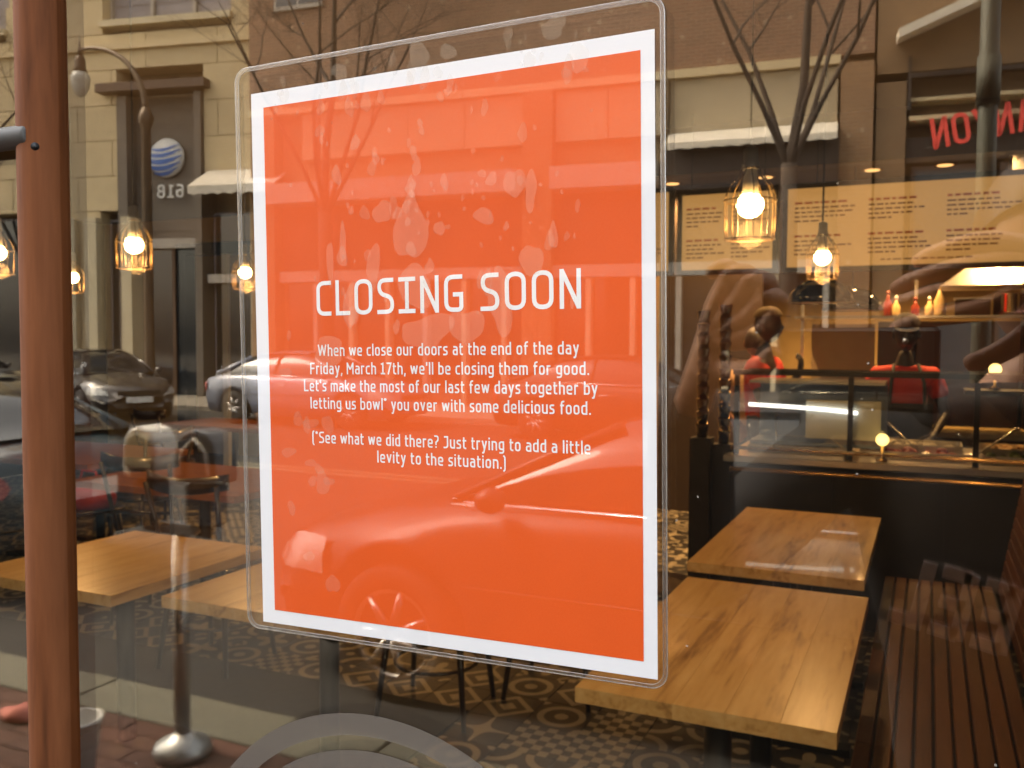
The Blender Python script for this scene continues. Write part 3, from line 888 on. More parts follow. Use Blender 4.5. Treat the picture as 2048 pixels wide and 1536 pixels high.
for i in range(6):
    x = -1.0 + i * .62
    MB().box(x + .016, x + .604, 0.010, 0.016, 1.02, 1.398).build('guard_glass', M_clear, sc_)
MB().box(-1.0, 2.9, 0.052, 0.478, 1.408, 1.414).build('shelf_glass', M_clear, sc_)
# cold display case inside the guard
M_case_glare = mat('case_lining_glare', (0.20, 0.27, 0.42), 0.3)  # blue-grey glare on the case is painted into this colour
dcs = thing('display_case', 'small glass display case with steel lid on the left of the counter', 'display case', (-0.95, 5.02, 0.99))
MB().box(0, .74, .05, .40, 0, .02).build('case_floor', M_case_glare, dcs)
MB().box(0, .74, .39, .40, .022, .36).build('case_back', M_case_glare, dcs)
MB().box(0, .74, 0.0, .006, .02, .36).build('front_glass', M_clear, dcs)
MB().box(0, .74, 0.0, .40, .362, .378).build('lid', M_steel, dcs)
M_case_highlight = emis('case_highlight', (0.85, 0.9, 1.0), IL * 2.4)  # white reflected highlight on the case, made as a glowing strip
MB().tube([(0.0, -0.004, .235), (.25, -0.004, .228), (.44, -.004, .218), (.60, -.004, .205)], .0105, 8).build('highlight_streak', M_case_highlight, dcs)
MB().box(.32, .72, .02, .045, .05, .27).box(.34, .70, .012, .0195, .235, .262).build('price_card', M_white, dcs)
M_food = [mat('food_green', (0.09, 0.13, 0.02), 0.7, bump=.5), mat('food_tan', (0.45, 0.28, 0.11), 0.7, bump=.5), mat('food_red', (0.35, 0.05, 0.02), 0.6, bump=.5), mat('food_white', (0.6, 0.55, 0.42), 0.7, bump=.5)]
k = 0
for i in range(6):
    for yy in (0.16, 0.56):
        x = -0.98 + i * .62
        mb = MB()
        for q in range(26):
            mb.sphere((rr.uniform(.06, .52), rr.uniform(.04, .28), rr.uniform(.0, .02)), rr.uniform(.018, .034), 7, 5, (1, 1, .7))
        f = mb.build('food', M_food[k % 4], None, (x, 4.9 + yy, .952))
        tag(f, ('%s in the %s row pan, %s' % (['chopped green salad', 'tan grains', 'red chopped salsa', 'white rice'][k % 4], 'front' if yy < .3 else 'rear', ['at the left end of the counter', 'second from the counter left end', 'below the round amber lamp', 'beside the bench end', 'right of the bench end', 'at the far right of the counter'][i])), 'food', 'food pans of the service counter')
        k += 1
def make_spoon(x, y, a, lb):
    t = thing('serving_spoon', lb, 'spoon', (x, y, 0.985), a, 'serving spoons resting in the pans')
    MB().tube([(0, 0, 0), (.10, 0, .07), (.21, 0, .15)], [.006, .006, .008], 8).build('handle', M_steel, t)
    MB().sphere((-.03, 0, -.004), .035, 12, 8, (1, .7, .35)).build('bowl', M_steel, t)
make_spoon(-.42, 5.06, R(160), 'steel serving spoon leaning left in the counter pan')
make_spoon(-.02, 5.06, R(150), 'steel serving spoon leaning in the pan below the round lamp glow')
make_spoon(-.80, 5.1, R(100), 'steel serving spoon at the left end of the counter')
make_spoon(.25, 5.1, R(15), 'steel serving spoon lying flat at the right of the counter')
# small globe lamp glow on the counter
M_globe = emis('globe_lamp', (1.0, 0.70, 0.25), IL * 2.2)
gl_ = thing('counter_candle', 'round amber globe lamp on the steel counter', 'lamp', (-.215, 4.94, 0.942))
MB().lathe([(.03, 0), (.03, .012), (.008, .02), (.008, .085)], 14).build('stand', M_brass, gl_)
MB().sphere((0, 0, .118), .034, 16, 10).build('globe', M_globe, gl_)
gl2 = copy_tree(gl_, (.36, 5.6, 1.37 - .05), None, 'round amber globe lamp at the right edge above the counter guard')
MB().box(.2, .9, 5.45, 5.75, 1.29, 1.318).build('guard_ledge', M_dark).name = 'lamp_ledge'
tag(bpy.data.objects['lamp_ledge'], 'dark ledge behind the counter guard under the amber lamp', 'ledge')

# two tall racks of polished steel cups at the left end of the counter
M_chrome = mat('polished_steel', (0.75, 0.70, 0.6), 0.08, 1.0, var=0.02)
M_cup = mat('dark_polished_steel', (0.20, 0.15, 0.09), 0.10, 1.0, var=0.02)
for x, y, z0, nn, lb in ((-1.215, 4.98, 1.02, 10, 'left stack of polished steel cups by the counter end'), (-1.10, 5.05, 0.98, 11, 'right stack of polished steel cups by the counter end')):
    t = thing('cup_stack', lb, 'cups', (x, y, 0.0), 0, 'stacks of steel cups')
    me = MB().lathe([(.030, 0), (.040, .075), (.043, .078), (.041, .082), (.036, .07)], 18).mesh('cup'); me.materials.append(M_cup)
    for k in range(nn): inst(me, 'cup', t, (0, 0, z0 + k * .075))
    MB().box(-.06, .06, -.06, .06, 0, z0).build('stand', M_cfront, t)

# ------------------------------------------------------------------ kitchen behind
rk = thing('steel_shelf', 'steel wall shelf with bottles and boxes behind the staff', 'shelf', (0, 7.3, 0))
MB().box(-1.0, 2.6, 0, .38, 1.782, 1.80).build('shelf_board', M_steel, rk)
MB().box(-1.0, 2.6, 0, .38, 0.86, 0.90).build('work_top', M_steel, rk)
for x in (-.98, -.1, .66, 2.55):
    MB().box(x - .012, x + .012, .36, .384, 0, 2.1).build('upright', M_steel, rk)
MB().box(-1.0, 2.6, .02, .36, 0, .85).build('cabinet', M_dark, rk)
MB().box(-.90, -.40, .34, .355, 1.16, 1.74).build('white_board', mat('pass_panel', (.42, .34, .22), .6), rk)
M_dk2 = mat('dark_backsplash', (0.07, 0.035, 0.018), 0.5)
MB().box(-.38, 2.55, .36, .375, 0.92, 1.76).build('back_panel', M_dk2, rk)
M_bred = mat('red_sauce', (0.20, 0.022, 0.008), 0.35); M_byel = mat('pale_bottle', (0.70, 0.52, 0.25), 0.35)
for i, (x, h_, mt, nm) in enumerate(((-.30, .17, M_bred, 'slim red sauce bottle first on the shelf'), (-.24, .13, M_byel, 'pale jar with red lid, second on the shelf'), (-.10, .12, M_bred, 'short red jar, middle of the shelf'), (.0, .12, M_byel, 'small pale jar beside the tall bottle'))):
    b = thing('bottle', nm, 'bottle', (x, 7.42, 1.80), 0, 'bottles on the kitchen shelf')
    MB().lathe([(.028, 0), (.030, .01), (.030, h_ * .6), (.012, h_ * .8), (.012, h_)], 14).build('body', mt, b)
    MB().lathe([(.014, 0), (.014, .02), (.006, .03)], 12, None, (0, 0, h_)).build('cap', M_white if i % 2 else M_bred, b)
b = thing('squeeze_bottle', 'large pale squeeze bottle with pointed top on the shelf', 'bottle', (.075, 7.42, 1.80))
MB().lathe([(.042, 0), (.045, .01), (.045, .11), (.02, .17), (.004, .21)], 16).build('body', M_byel, b)
b = thing('shelf_box', 'brown box on a steel tray at right of the shelf', 'box', (.30, 7.42, 1.80))
MB().cbox(-.12, .12, -.1, .1, 0, .12, .004).build('carton', M_dk2, b)
MB().box(-.13, .13, -.11, .11, .121, .135).build('lid', M_steel, b)
hd = thing('extractor_hood', 'steel pyramid extractor hood above the shelf at right', 'hood', (.62, 7.1, 0))
vs = [(-.55, -.3, 2.0), (.9, -.3, 2.0), (.9, .5, 2.0), (-.55, .5, 2.0), (-.22, -.05, 2.26), (.5, -.05, 2.26), (.5, .4, 2.26), (-.22, .4, 2.26)]
MB().add(vs, [(0, 3, 2, 1), (4, 5, 6, 7), (0, 1, 5, 4), (1, 2, 6, 5), (2, 3, 7, 6), (3, 0, 4, 7)]).build('canopy', M_steel, hd)
MB().box(-.1, .4, 0, .35, 2.262, 3.0).build('duct', M_steel, hd)
# pots below the hood
for x, r_, h_, lb in ((.55, .11, .16, 'bright steel pot on the shelf under the hood'), (.82, .13, .12, 'wide steel pot on the shelf at the frame edge')):
    p = thing('steel_pot', lb, 'pot', (x, 7.45, 1.80))
    MB().lathe([(r_ * .95, 0), (r_, .01), (r_, h_), (r_ * 1.03, h_ + .005), (r_ * .97, h_), (r_ * .95, .012)], 24).build('body', M_chrome, p)
    MB().tube([(r_, -.03, h_ * .7), (r_ + .03, 0, h_ * .7), (r_, .03, h_ * .7)], .005, 6).build('handle', M_chrome, p)

# ------------------------------------------------------------------ menu boards
def panel_mat():
    m, nt, out = new_mat('menu_panel_glow')
    b = nt.nodes.new('ShaderNodeBsdfPrincipled'); nt.links.new(b.outputs[0], out.inputs[0])
    tc = nt.nodes.new('ShaderNodeTexCoord'); nz = nt.nodes.new('ShaderNodeTexNoise'); nz.inputs['Scale'].default_value = 3
    nt.links.new(tc.outputs['Object'], nz.inputs['Vector'])
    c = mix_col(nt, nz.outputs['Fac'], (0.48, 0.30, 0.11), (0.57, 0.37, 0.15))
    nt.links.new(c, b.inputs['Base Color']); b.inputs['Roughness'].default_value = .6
    nt.links.new(c, b.inputs['Emission Color']); b.inputs['Emission Strength'].default_value = 0.32 * IL  # added glow lifts the brightness of the panel
    return m
M_menu = panel_mat()
M_mred = mat('menu_red_print', (0.45, 0.13, 0.03), .7); M_mblk = mat('menu_dark_print', (0.22, 0.11, 0.035), .7)
def menu(x0, x1, z0, z1, cols, label):
    t = thing('menu_board', label, 'menu board', ((x0 + x1) / 2, 5.3, z0), 0, 'hanging menu boards above the counter')
    w = x1 - x0; h_ = z1 - z0; f = .030
    MB().box(-w / 2, w / 2, 0, .02, 0, h_).build('panel', M_menu, t)
    mb = MB(); mb.box(-w / 2 - f, -w / 2, -.012, .03, -f, h_ + f).box(w / 2, w / 2 + f, -.012, .03, -f, h_ + f).box(-w / 2, w / 2, -.012, .03, -f, 0).box(-w / 2, w / 2, -.012, .03, h_, h_ + f)
    mb.build('frame', M_black, t)
    mr, mk_ = MB(), MB()
    cw = w / cols
    for c in range(cols):
        xa = -w / 2 + c * cw + cw * .1
        for blk in range(2):
            zt = h_ * (0.80 - blk * .42)
            x = xa
            while x < xa + cw * .62:
                l = rr.uniform(.02, .05); mr.box(x, min(x + l, xa + cw * .75), -.0016, -.0004, zt, zt + .013); x += l + .012
            for ln in range(4):
                x = xa; end = xa + cw * rr.uniform(.5, .82) * (0.4 if ln == 3 else 1)
                zz = zt - .028 - ln * .026
                while x < end:
                    l = rr.uniform(.015, .05); mk_.box(x, x + l, -.0016, -.0004, zz, zz + .0095); x += l + .009
    if cols > 2:
        x = -.30
        while x < .18:
            l = rr.uniform(.02, .05); mk_.box(x, x + l, -.0016, -.0004, .03, .038); x += l + .01
    mr.build('red_print', M_mred, t); mk_.build('dark_print', M_mblk, t)
    for sx in (-.4, .4):
        MB().tube([(sx * w, .01, h_ + f), (sx * w, .01, RM['h'] - z0)], .004, 6).build('hanger', M_black, t)
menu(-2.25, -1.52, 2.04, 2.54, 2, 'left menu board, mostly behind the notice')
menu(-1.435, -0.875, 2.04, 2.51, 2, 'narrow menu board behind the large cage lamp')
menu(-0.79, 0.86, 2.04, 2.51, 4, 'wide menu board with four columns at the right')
# dark beam above the menus
bm = MB().box(-2.6, 3.0, 5.6, 5.75, 2.70, 3.01).build('ceiling_beam', mat('beam', (0.03, 0.02, 0.014), .6)); tag(bm, 'dark bulkhead beam above the menu boards', 'beam')

# ------------------------------------------------------------------ cage pendants
M_bulb = emis('warm_bulb', (1.0, 0.66, 0.27), IL * 34.0)
M_socket = mat('ceramic_socket', (0.55, 0.50, 0.42), 0.35)
M_grey = mat('grey_socket', (0.22, 0.22, 0.22), 0.4, 0.5)
M_wire = mat('dark_brass_wire', (0.10, 0.065, 0.03), 0.35, .9)
def make_pendant(label):
    t = thing('cage_pendant', label, 'pendant lamp', (0, 0, 1.99), 0, 'bare bulb pendants in wire cages')
    MB().tube([(0, 0, .17), (0, 0, RM['h'] - 1.99)], .0032, 6).build('cord', M_black, t)
    MB().lathe([(.012, .165), (.020, .16), (.021, .12), (.024, .115), (.024, .10)], 14).build('socket', M_grey, t)
    MB().lathe([(.018, .10), (.022, .06), (.025, .025)], 14).build('neck', M_socket, t)
    MB().sphere((0, 0, 0), .039, 14, 10, (1, 1, .95)).build('bulb', M_bulb, t)
    l = bpy.data.lights.new('bulb_light', 'POINT'); l.energy = 9 * IL; l.color = (1.0, .60, .26); l.shadow_soft_size = .04
    lo = bpy.data.objects.new('lamp_light', l); COL.objects.link(lo); lo.parent = t; lo.location = (0, 0, -.085)
    cage = MB()
    for k in range(10):
        a = 2 * PI * k / 10
        c_, s_ = math.cos(a), math.sin(a)
        cage.tube([(c_ * r_, s_ * r_, z) for r_, z in ((.024, .105), (.034, .085), (.060, .055), (.072, .025), (.073, -.02), (.070, -.098))], .0018, 5)
    for r_, z in ((.0735, .012), (.0705, -.098), (.025, .104)):
        cage.tube([(r_ * math.cos(a), r_ * math.sin(a), z) for a in [2 * PI * k / 28 for k in range(28)]], .0021, 5, True)
    cage.build('cage', M_wire, t)
    return t
p0 = make_pendant('large wire cage lamp right of the notice, nearest pendant')
p0.location = (-0.477, 2.292, 1.99)
for x, y, z, lb in ((-0.461, 4.094, 1.99, 'small wire cage lamp in front of the wide menu board'),
                    (-3.066, 2.442, 1.99, 'wire cage lamp left of the notice under the round logo'),
                    (-5.123, 3.822, 1.99, 'distant lit bulb just right of the wooden post'),
                    (-3.723, 3.876, 1.99, 'lit bulb at the left edge of the notice'),
                    (-3.95, 2.455, 1.99, 'cage lamp cut by the left edge of the picture')):
    copy_tree(p0, (x, y, z), 0, lb)

# black dome pendants over the counter
M_dome_in = mat('dome_inner', (0.75, 0.6, 0.3), 0.5)
M_gloss_black = mat('gloss_black_enamel', (0.008, 0.007, 0.006), 0.12, 0.0, coat=.6)
def make_dome(label):
    t = thing('dome_pendant', label, 'pendant lamp', (0, 0, 0), 0, 'black dome lamps over the counter')
    pr = [(.030, .16), (.035, .145), (.09, .13), (.14, .10), (.175, .055), (.192, 0.0)]
    MB().lathe(pr + [(.188, -.001), (.17, .05), (.135, .094), (.09, .122), (.03, .138)], 32).build('shade', M_gloss_black, t)
    MB().lathe([(.186, .004), (.168, .051), (.133, .094), (.085, .12), (.02, .132)], 32).build('inner_shade', M_dome_in, t)
    MB().sphere((0, 0, .06), .03, 12, 8).build('bulb', M_bulb2, t)
    MB().tube([(0, 0, .155), (0, 0, 1.2)], .004, 6).build('cord', M_black, t)
    return t
M_bulb2 = emis('dome_bulb', (1.0, 0.62, 0.22), IL * 70.0)
d0 = make_dome('front black dome lamp over the counter')
d0.location = (-0.59, 5.3, 1.825)
copy_tree(d0, (-0.46, 5.95, 1.80), 0, 'black dome lamp half hidden behind the front dome')
copy_tree(d0, (0.95, 5.6, 1.80), 0, 'black dome lamp off to the right over the counter')

# recessed ceiling lights
M_can = emis('recessed_lamp', (1.0, 0.66, 0.28), IL * 5.0)
M_can2 = emis('recessed_lamp_dim', (1.0, 0.58, 0.24), IL * 1.1)
def make_can(x, y, dim, label):
    t = thing('recessed_light', label, 'ceiling light', (x, y, RM['h']), 0, 'round recessed ceiling lights')
    MB().lathe([(.062, -.002), (.085, -.004), (.085, 0.0)], 20).build('trim', M_brass, t)
    MB().lathe([(.0, -.012), (.058, -.006), (.061, -.003)], 20).build('lens', M_can2 if dim else M_can, t)
    l = bpy.data.lights.new('spot', 'SPOT'); l.energy = (120 if y > 6 else 34) * IL; l.color = (1.0, 0.60, 0.26); l.spot_size = R(120); l.spot_blend = .8; l.shadow_soft_size = .05
    o = bpy.data.objects.new('lamp_light', l); COL.objects.link(o); o.parent = t; o.location = (0, 0, -.03)
for x, y, dm, lb in ((-1.44, 6.99, 0, 'bright recessed light beside the large cage lamp'), (-0.472, 7.0, 0, 'bright recessed light in the middle of the front row'),
                     (0.50, 7.0, 0, 'bright recessed light at the right of the front row'), (-2.15, 7.75, 1, 'orange recessed light against the notice edge'),
                     (-1.324, 7.75, 1, 'orange recessed light right of the large cage lamp'), (-0.458, 7.75, 1, 'orange recessed light over the middle of the wide menu'),
                     (0.086, 7.75, 1, 'orange recessed light over the right of the wide menu'),
                     (-2.4, 5.2, 0, 'added unseen recessed light above the back of the room, behind the notice'), (-4.2, 6.6, 0, 'added unseen recessed light above the rear left tables, behind the notice'), (-5.2, 7.0, 0, 'added unseen recessed light nearest the black framed doorway')):  # these three are added out of sight to brighten the back left
    make_can(x, y, dm, lb)

# ------------------------------------------------------------------ street
M_brick = mat('paving_brick', (0.085, 0.034, 0.021), 0.85, var=0.25, scale=30, rnd=0.35, bump=0.4, bscale=120)
M_bed = mat('joint_sand', (0.10, 0.08, 0.06), 0.95)
M_granite = mat('granite_kerb', (0.125, 0.118, 0.085), 0.8, var=0.25, scale=60, rnd=0.1, bump=0.3)
M_asph = mat('asphalt', (0.022, 0.021, 0.020), 0.85, var=0.3, scale=90, bump=0.3, bscale=200)
pv = MB().box(-40, 30, -2.33, -0.05, -0.2, -0.008).build('pavement', M_bed); tag(pv, kind='structure')
b_me = MB().cbox(-0.098, 0.098, -0.048, 0.048, -0.05, 0.0, 0.002).mesh('paving_brick'); b_me.materials.append(M_brick)
bset = set()
for j in range(14):
    for i in range(21):
        x = -4.45 + i * 0.2 + (0.1 if j % 2 else 0); y = -2.28 + j * 0.1
        bset.add((i, j))
        inst(b_me, 'brick', pv, (x, y, rr.uniform(-.002, .001)))
rest = MB()
for j in range(23):
    for i in range(-60, 60):
        if 0 <= i < 21 and j < 14: continue
        x = -4.45 + i * 0.2 + (0.1 if j % 2 else 0); y = -2.28 + j * 0.1
        if y > -.1: continue
        rest.box(x - .098, x + .098, y - .048, y + .048, -.05, rr.uniform(-.002, .001))
tag(rest.build('brick', M_brick, pv), kind='stuff')
kb = MB().box(-40, 30, -2.62, -2.331, -0.3, -0.02).build('kerb', M_bed); tag(kb, kind='structure')
k_me = MB().cbox(-0.745, 0.745, -0.142, 0.142, -0.2, 0.004, 0.006).mesh('kerb_stone'); k_me.materials.append(M_granite)
for i in range(-14, 10): inst(k_me, 'kerb_stone', kb, (i * 1.5 + .35, -2.476, rr.uniform(-.002, .002)))
rd = MB().box(-120, 120, -15.5, -2.62, -0.4, -0.10).build('road', M_asph); tag(rd, kind='structure')
M_line = mat('road_paint', (0.16, 0.14, 0.09), 0.8, var=0.3, scale=30)
mb = MB()
mb.box(-60, 60, -9.20, -9.08, -0.0995, -0.096).box(-60, 60, -8.95, -8.83, -0.0995, -0.096)
tag(mb.build('road_marking', M_line), kind='structure')
M_conc = mat('far_pavement_concrete', (0.33, 0.29, 0.23), 0.85, var=0.15, scale=4)
fp = MB().box(-120, 120, -19.5, -15.5, -0.4, 0.02).build('far_pavement', M_conc); tag(fp, kind='structure')
tag(MB().box(-150, 150, -160, -19.5, -0.4, 0.0).box(-150, 150, -0.05 + 0.1, 60, -1.2, -0.45).build('ground', M_conc), kind='structure')

# ------------------------------------------------------------------ opposite buildings
CAMV = Vector((0, -0.377, 1.6))
def bld(name, label, ax, ay, deg, k, cat='building'):
    """local X runs along the facade, +Y faces the street"""
    A = Vector((ax, ay, 0))
    loc = Vector((ax * k, -(-0.377 + (ay + 0.377) * k), 1.6 * (1 - k)))
    t = thing(name, label, cat, loc, -R(deg)); t.scale = (k, k, k)
    return t
def place_on(o, host, loc, rot):
    Mh = Matrix.Translation(host.location) @ host.rotation_euler.to_matrix().to_4x4() @ Matrix.Diagonal((*host.scale, 1))
    o.matrix_world = Mh @ Matrix.Translation(loc) @ Euler(rot).to_matrix().to_4x4()
M_beige = mat('beige_stone', (0.60, 0.48, 0.29), 0.85, var=0.08, scale=3, rnd=0.07)
M_beige3 = mat('band_stone', (0.46, 0.37, 0.24), 0.85, var=0.08, scale=3, rnd=0.07)
M_beige2 = mat('pale_stone', (0.62, 0.53, 0.36), 0.85, var=0.05, scale=3)
M_jt = mat('stone_joint', (0.30, 0.22, 0.13), 0.9)
M_greyp = mat('grey_panel', (0.16, 0.13, 0.10), 0.6, rnd=.05)
M_brown = mat('dark_brown_trim', (0.09, 0.05, 0.03), 0.6)
M_winfr = mat('window_trim', (0.42, 0.38, 0.33), 0.6)
M_blind = mat('window_blind', (0.30, 0.28, 0.30), 0.7)
def brick_mat(name, c1, c2, cm, sc):
    m, nt, out = new_mat(name)
    b = nt.nodes.new('ShaderNodeBsdfPrincipled'); nt.links.new(b.outputs[0], out.inputs[0])
    tc = nt.nodes.new('ShaderNodeTexCoord'); mp = nt.nodes.new('ShaderNodeMapping'); mp.inputs['Rotation'].default_value = (R(90), 0, 0)
    nt.links.new(tc.outputs['Object'], mp.inputs[0])
    br = nt.nodes.new('ShaderNodeTexBrick'); br.inputs['Scale'].default_value = sc
    br.inputs['Color1'].default_value = (*c1, 1); br.inputs['Color2'].default_value = (*c2, 1); br.inputs['Mortar'].default_value = (*cm, 1)
    br.inputs['Mortar Size'].default_value = 0.012; br.inputs['Brick Width'].default_value = .22; br.inputs['Row Height'].default_value = .075
    nt.links.new(mp.outputs[0], br.inputs['Vector'])
    nz = nt.nodes.new('ShaderNodeTexNoise'); nz.inputs['Scale'].default_value = 1.5; nz.inputs['Detail'].default_value = 6
    nt.links.new(tc.outputs['Object'], nz.inputs['Vector'])
    c = mix_col(nt, math_n(nt, 'MULTIPLY', nz.outputs['Fac'], .5), br.outputs[0], cm)
    v = nt.nodes.new('ShaderNodeTexVoronoi'); v.inputs['Scale'].default_value = 2.6; nt.links.new(tc.outputs['Object'], v.inputs['Vector'])
    c = mix_col(nt, math_n(nt, 'MULTIPLY', math_n(nt, 'LESS_THAN', v.outputs['Distance'], .13), .55), c, (.5, .38, .26))
    nt.links.new(c, b.inputs['Base Color']); b.inputs['Roughness'].default_value = .9
    MATS[name] = m
    return m
M_bk = brick_mat('brown_brick', (0.26, 0.125, 0.07), (0.18, 0.09, 0.05), (0.30, 0.20, 0.13), 1.0)
M_bk2 = brick_mat('tan_brick', (0.30, 0.16, 0.07), (0.24, 0.12, 0.055), (0.30, 0.2, 0.12), 1.0)

LB = bld('beige_stone_building', 'beige stone block building with the round striped logo, at left', -16.5, 16, 12, 1.12)
openings = [(-1.50, 0.82, 0.0, 7.55), (-1.85, 1.56, 9.22, 11.2), (-7.6, -4.6, 9.22, 11.2), (-2.0, -1.50, 0, 4.6), (.82, 2.0, 0, 5.3), (-7.4, -4.2, 0.6, 4.6), (-8.8, -7.5, 5.2, 8.0)]
MB().box(-14, 2.35, -8, -.62, -.5, 13.5).build('wall', M_jt, LB)
hc = 0.845
def clip_blocks(s0, s1, z0, z1):
    segs = [(s0, s1)]
    for (a, b, c, d) in openings:
        if d <= z0 + .05 or c >= z1 - .05: continue
        ns = []
        for (p, q) in segs:
            if b <= p or a >= q: ns.append((p, q)); continue
            if p < a: ns.append((p, a))
            if b < q: ns.append((b, q))
        segs = ns
    return [(p, q) for p, q in segs if q - p > .12]
row = 0; z = -.4
while z < 13.4:
    off = 0.95 if row % 2 else 0
    s = -14.0 - off
    while s < 2.3:
        a, b = max(s, -14), min(s + 1.9, 2.33)
        if b > a:
            for p, q in clip_blocks(a, b, z, z + hc):
                MB().box(p + .01, q - .01, -.615, rr.uniform(-.003, .004), z + .008, z + hc - .008).build('stone_block', M_beige, LB)
        s += 1.9
    z += hc; row += 1
# grey bay with the logo
MB().box(-1.48, .80, -.6, -.35, 0, 7.4).build('grey_bay', M_greyp, LB)
for k in range(5):
    MB().box(-1.46, .78, -.345, -.335, 4.2 + k * .64, 4.2 + k * .64 + .625).build('bay_panel', M_greyp, LB)
MB().box(-1.9, 1.0, -.3, .28, 7.46, 7.66).build('bay_canopy', M_brown, LB)
MB().box(-1.48, -1.22, -.33, .05, 0, 7.4).build('bay_pier', M_greyp, LB)
MB().box(.62, .80, -.33, .10, 0, 7.4).build('bay_pier', M_greyp, LB)
MB().box(-1.2, .6, -.33, -.05, 3.75, 3.98).build('bay_lintel', M_winfr, LB)
MB().box(-1.2, -.2, -.33, -.28, .1, 3.74).build('shop_glass', M_far_glass, LB)
MB().box(-.12, .6, -.33, -.28, .1, 3.74).build('shop_glass', M_far_glass, LB)
MB().box(-.2, -.12, -.33, -.2, .1, 3.74).build('mullion', M_brown, LB)
# pilasters and lower windows
for a, b in ((-3.05, -2.62), (-2.36, -2.02), (-1.34, -1.06)):
    MB().box(a, b, -.3, .16, 0, 4.5).build('pilaster', M_beige2, LB)
for a, b, c, d in ((-2.0, -1.50, .4, 4.5), (.85, 2.0, .4, 4.6), (-7.4, -4.2, .6, 4.6), (-8.8, -7.5, 5.2, 8.0)):
    w_ = MB().box(a, b, -.55, -.35, c, d).build('window', M_blind, LB)
    MB().box(a + .06, b - .06, -.345, -.33, c + .06, d - .06).build('pane', M_far_glass, w_)
for a, b in ((-1.85, 1.56), (-7.6, -4.6)):
    w_ = MB().box(a, b, -.5, -.42, 9.22, 11.2).build('window', M_blind, LB)
    for k in range(3):
        x0 = a + (b - a) * k / 3
        MB().box(x0 + .05, x0 + (b - a) / 3 - .05, -.415, -.40, 9.30, 9.62).build('pane', M_blind, w_)
        MB().box(x0 + .05, x0 + (b - a) / 3 - .05, -.415, -.40, 9.70, 11.1).build('pane', M_blind, w_)
    MB().box(a - .05, b + .05, -.3, .12, 9.05, 9.20).build('sill', M_beige2, LB)
    for k in range(4):
        x0 = a + (b - a) * k / 3
        MB().box(x0 - .04, x0 + .04, -.41, -.30, 9.22, 11.2).build('mullion', M_winfr, LB)
MB().box(-14, 2.3, .005, .10, 8.50, 8.66).build('string_course', M_beige, LB)
# round logo : white globe with blue bands
M_lw = mat('logo_white', (0.80, 0.80, 0.78), .4, var=.02); M_lb = mat('logo_blue', (0.05, 0.16, 0.52), .4, var=.03)
lg = thing('round_logo_sign', 'round white and blue striped globe logo sign on the grey bay', 'logo sign', (0, 0, 0))
place_on(lg, LB, (-.34, -.30, 5.95), (0, 0, 0))
r_ = .47
MB().lathe([(r_, 0), (r_, .04), (r_ * .97, .07), (r_ * .8, .12), (r_ * .5, .165), (.01, .185)], 40, Matrix.Rotation(R(-90), 4, 'X')).build('globe', M_lw, lg)
def dome_y(x, z):
    q = min(1, math.sqrt(x * x + z * z) / r_)
    return .045 + .142 * math.sqrt(max(0, 1 - q * q))
for zc, th in ((.26, .035), (.13, .05), (-.02, .06), (-.17, .055), (-.30, .04)):
    vs = []; fs = []; m_ = 26
    for i in range(m_ + 1):
        u = -1 + 2 * i / m_
        half = math.sqrt(max(0, r_ * r_ - zc * zc)) * .93
        x = u * half
        bend = -.10 * (1 - u * u) + .05 * u
        t_ = th * (0.35 + .65 * (1 - abs(u + .15) ** 2.5)) if abs(u + .15) < 1 else th * .3
        for sgn in (-1, 1):
            zz = zc + bend + sgn * t_
            vs.append((x, dome_y(x, zz) + .008, zz))
    for i in range(m_): fs.append((2 * i, 2 * i + 1, 2 * i + 3, 2 * i + 2))
    MB().add(vs, fs).build('blue_band', M_lb, lg)
nb = MB(); text_mesh(nb, '618', -.36, .36, 0, .32, 0, 1.15, .16, thick=.03)
no = nb.build('house_number', M_lw, LB, (-.22, -.20, 4.98), (0, 0, PI))
# little striped awning at the right end of the bay
M_aw = mat('white_awning', (0.66, 0.60, 0.50), .8, var=.1, scale=8); M_aw2 = mat('awning_underside', (0.10, 0.06, 0.035), .8)
def awning(parent, s0, s1, z0, z1, out, val=.22, mt=None, name='awning'):
    vs = [(s0, 0, z1), (s1, 0, z1), (s1, out, z0), (s0, out, z0)]
    vs2 = [(x, y, z - .03) for x, y, z in vs]
    a = MB().add(vs + vs2, [(0, 1, 2, 3), (7, 6, 5, 4), (0, 3, 7, 4), (1, 5, 6, 2), (2, 6, 7, 3), (0, 4, 5, 1)]).build(name, mt or M_aw, parent)
    n_ = max(2, int((s1 - s0) / .3))
    mb = MB()
    for i in range(n_):
        x0 = s0 + (s1 - s0) * i / n_; x1 = s0 + (s1 - s0) * (i + 1) / n_
        mb.add([(x0, out, z0 - .03), (x1, out, z0 - .03), (x1, out, z0 - val * .8), ((x0 + x1) / 2, out, z0 - val), (x0, out, z0 - val * .8),
                (x0, out + .012, z0 - .03), (x1, out + .012, z0 - .03), (x1, out + .012, z0 - val * .8), ((x0 + x1) / 2, out + .012, z0 - val), (x0, out + .012, z0 - val * .8)],
               [(4, 3, 2, 1, 0), (5, 6, 7, 8, 9), (0, 1, 6, 5), (2, 3, 8, 7), (3, 4, 9, 8)])
    mb.build('valance', mt or M_aw, a)
    return a
awning(LB, .95, 3.1, 5.05, 5.55, .9)
MB().box(.9, 2.3, -.3, .02, 2.9, 3.1).build('shop_lintel', M_winfr, LB)

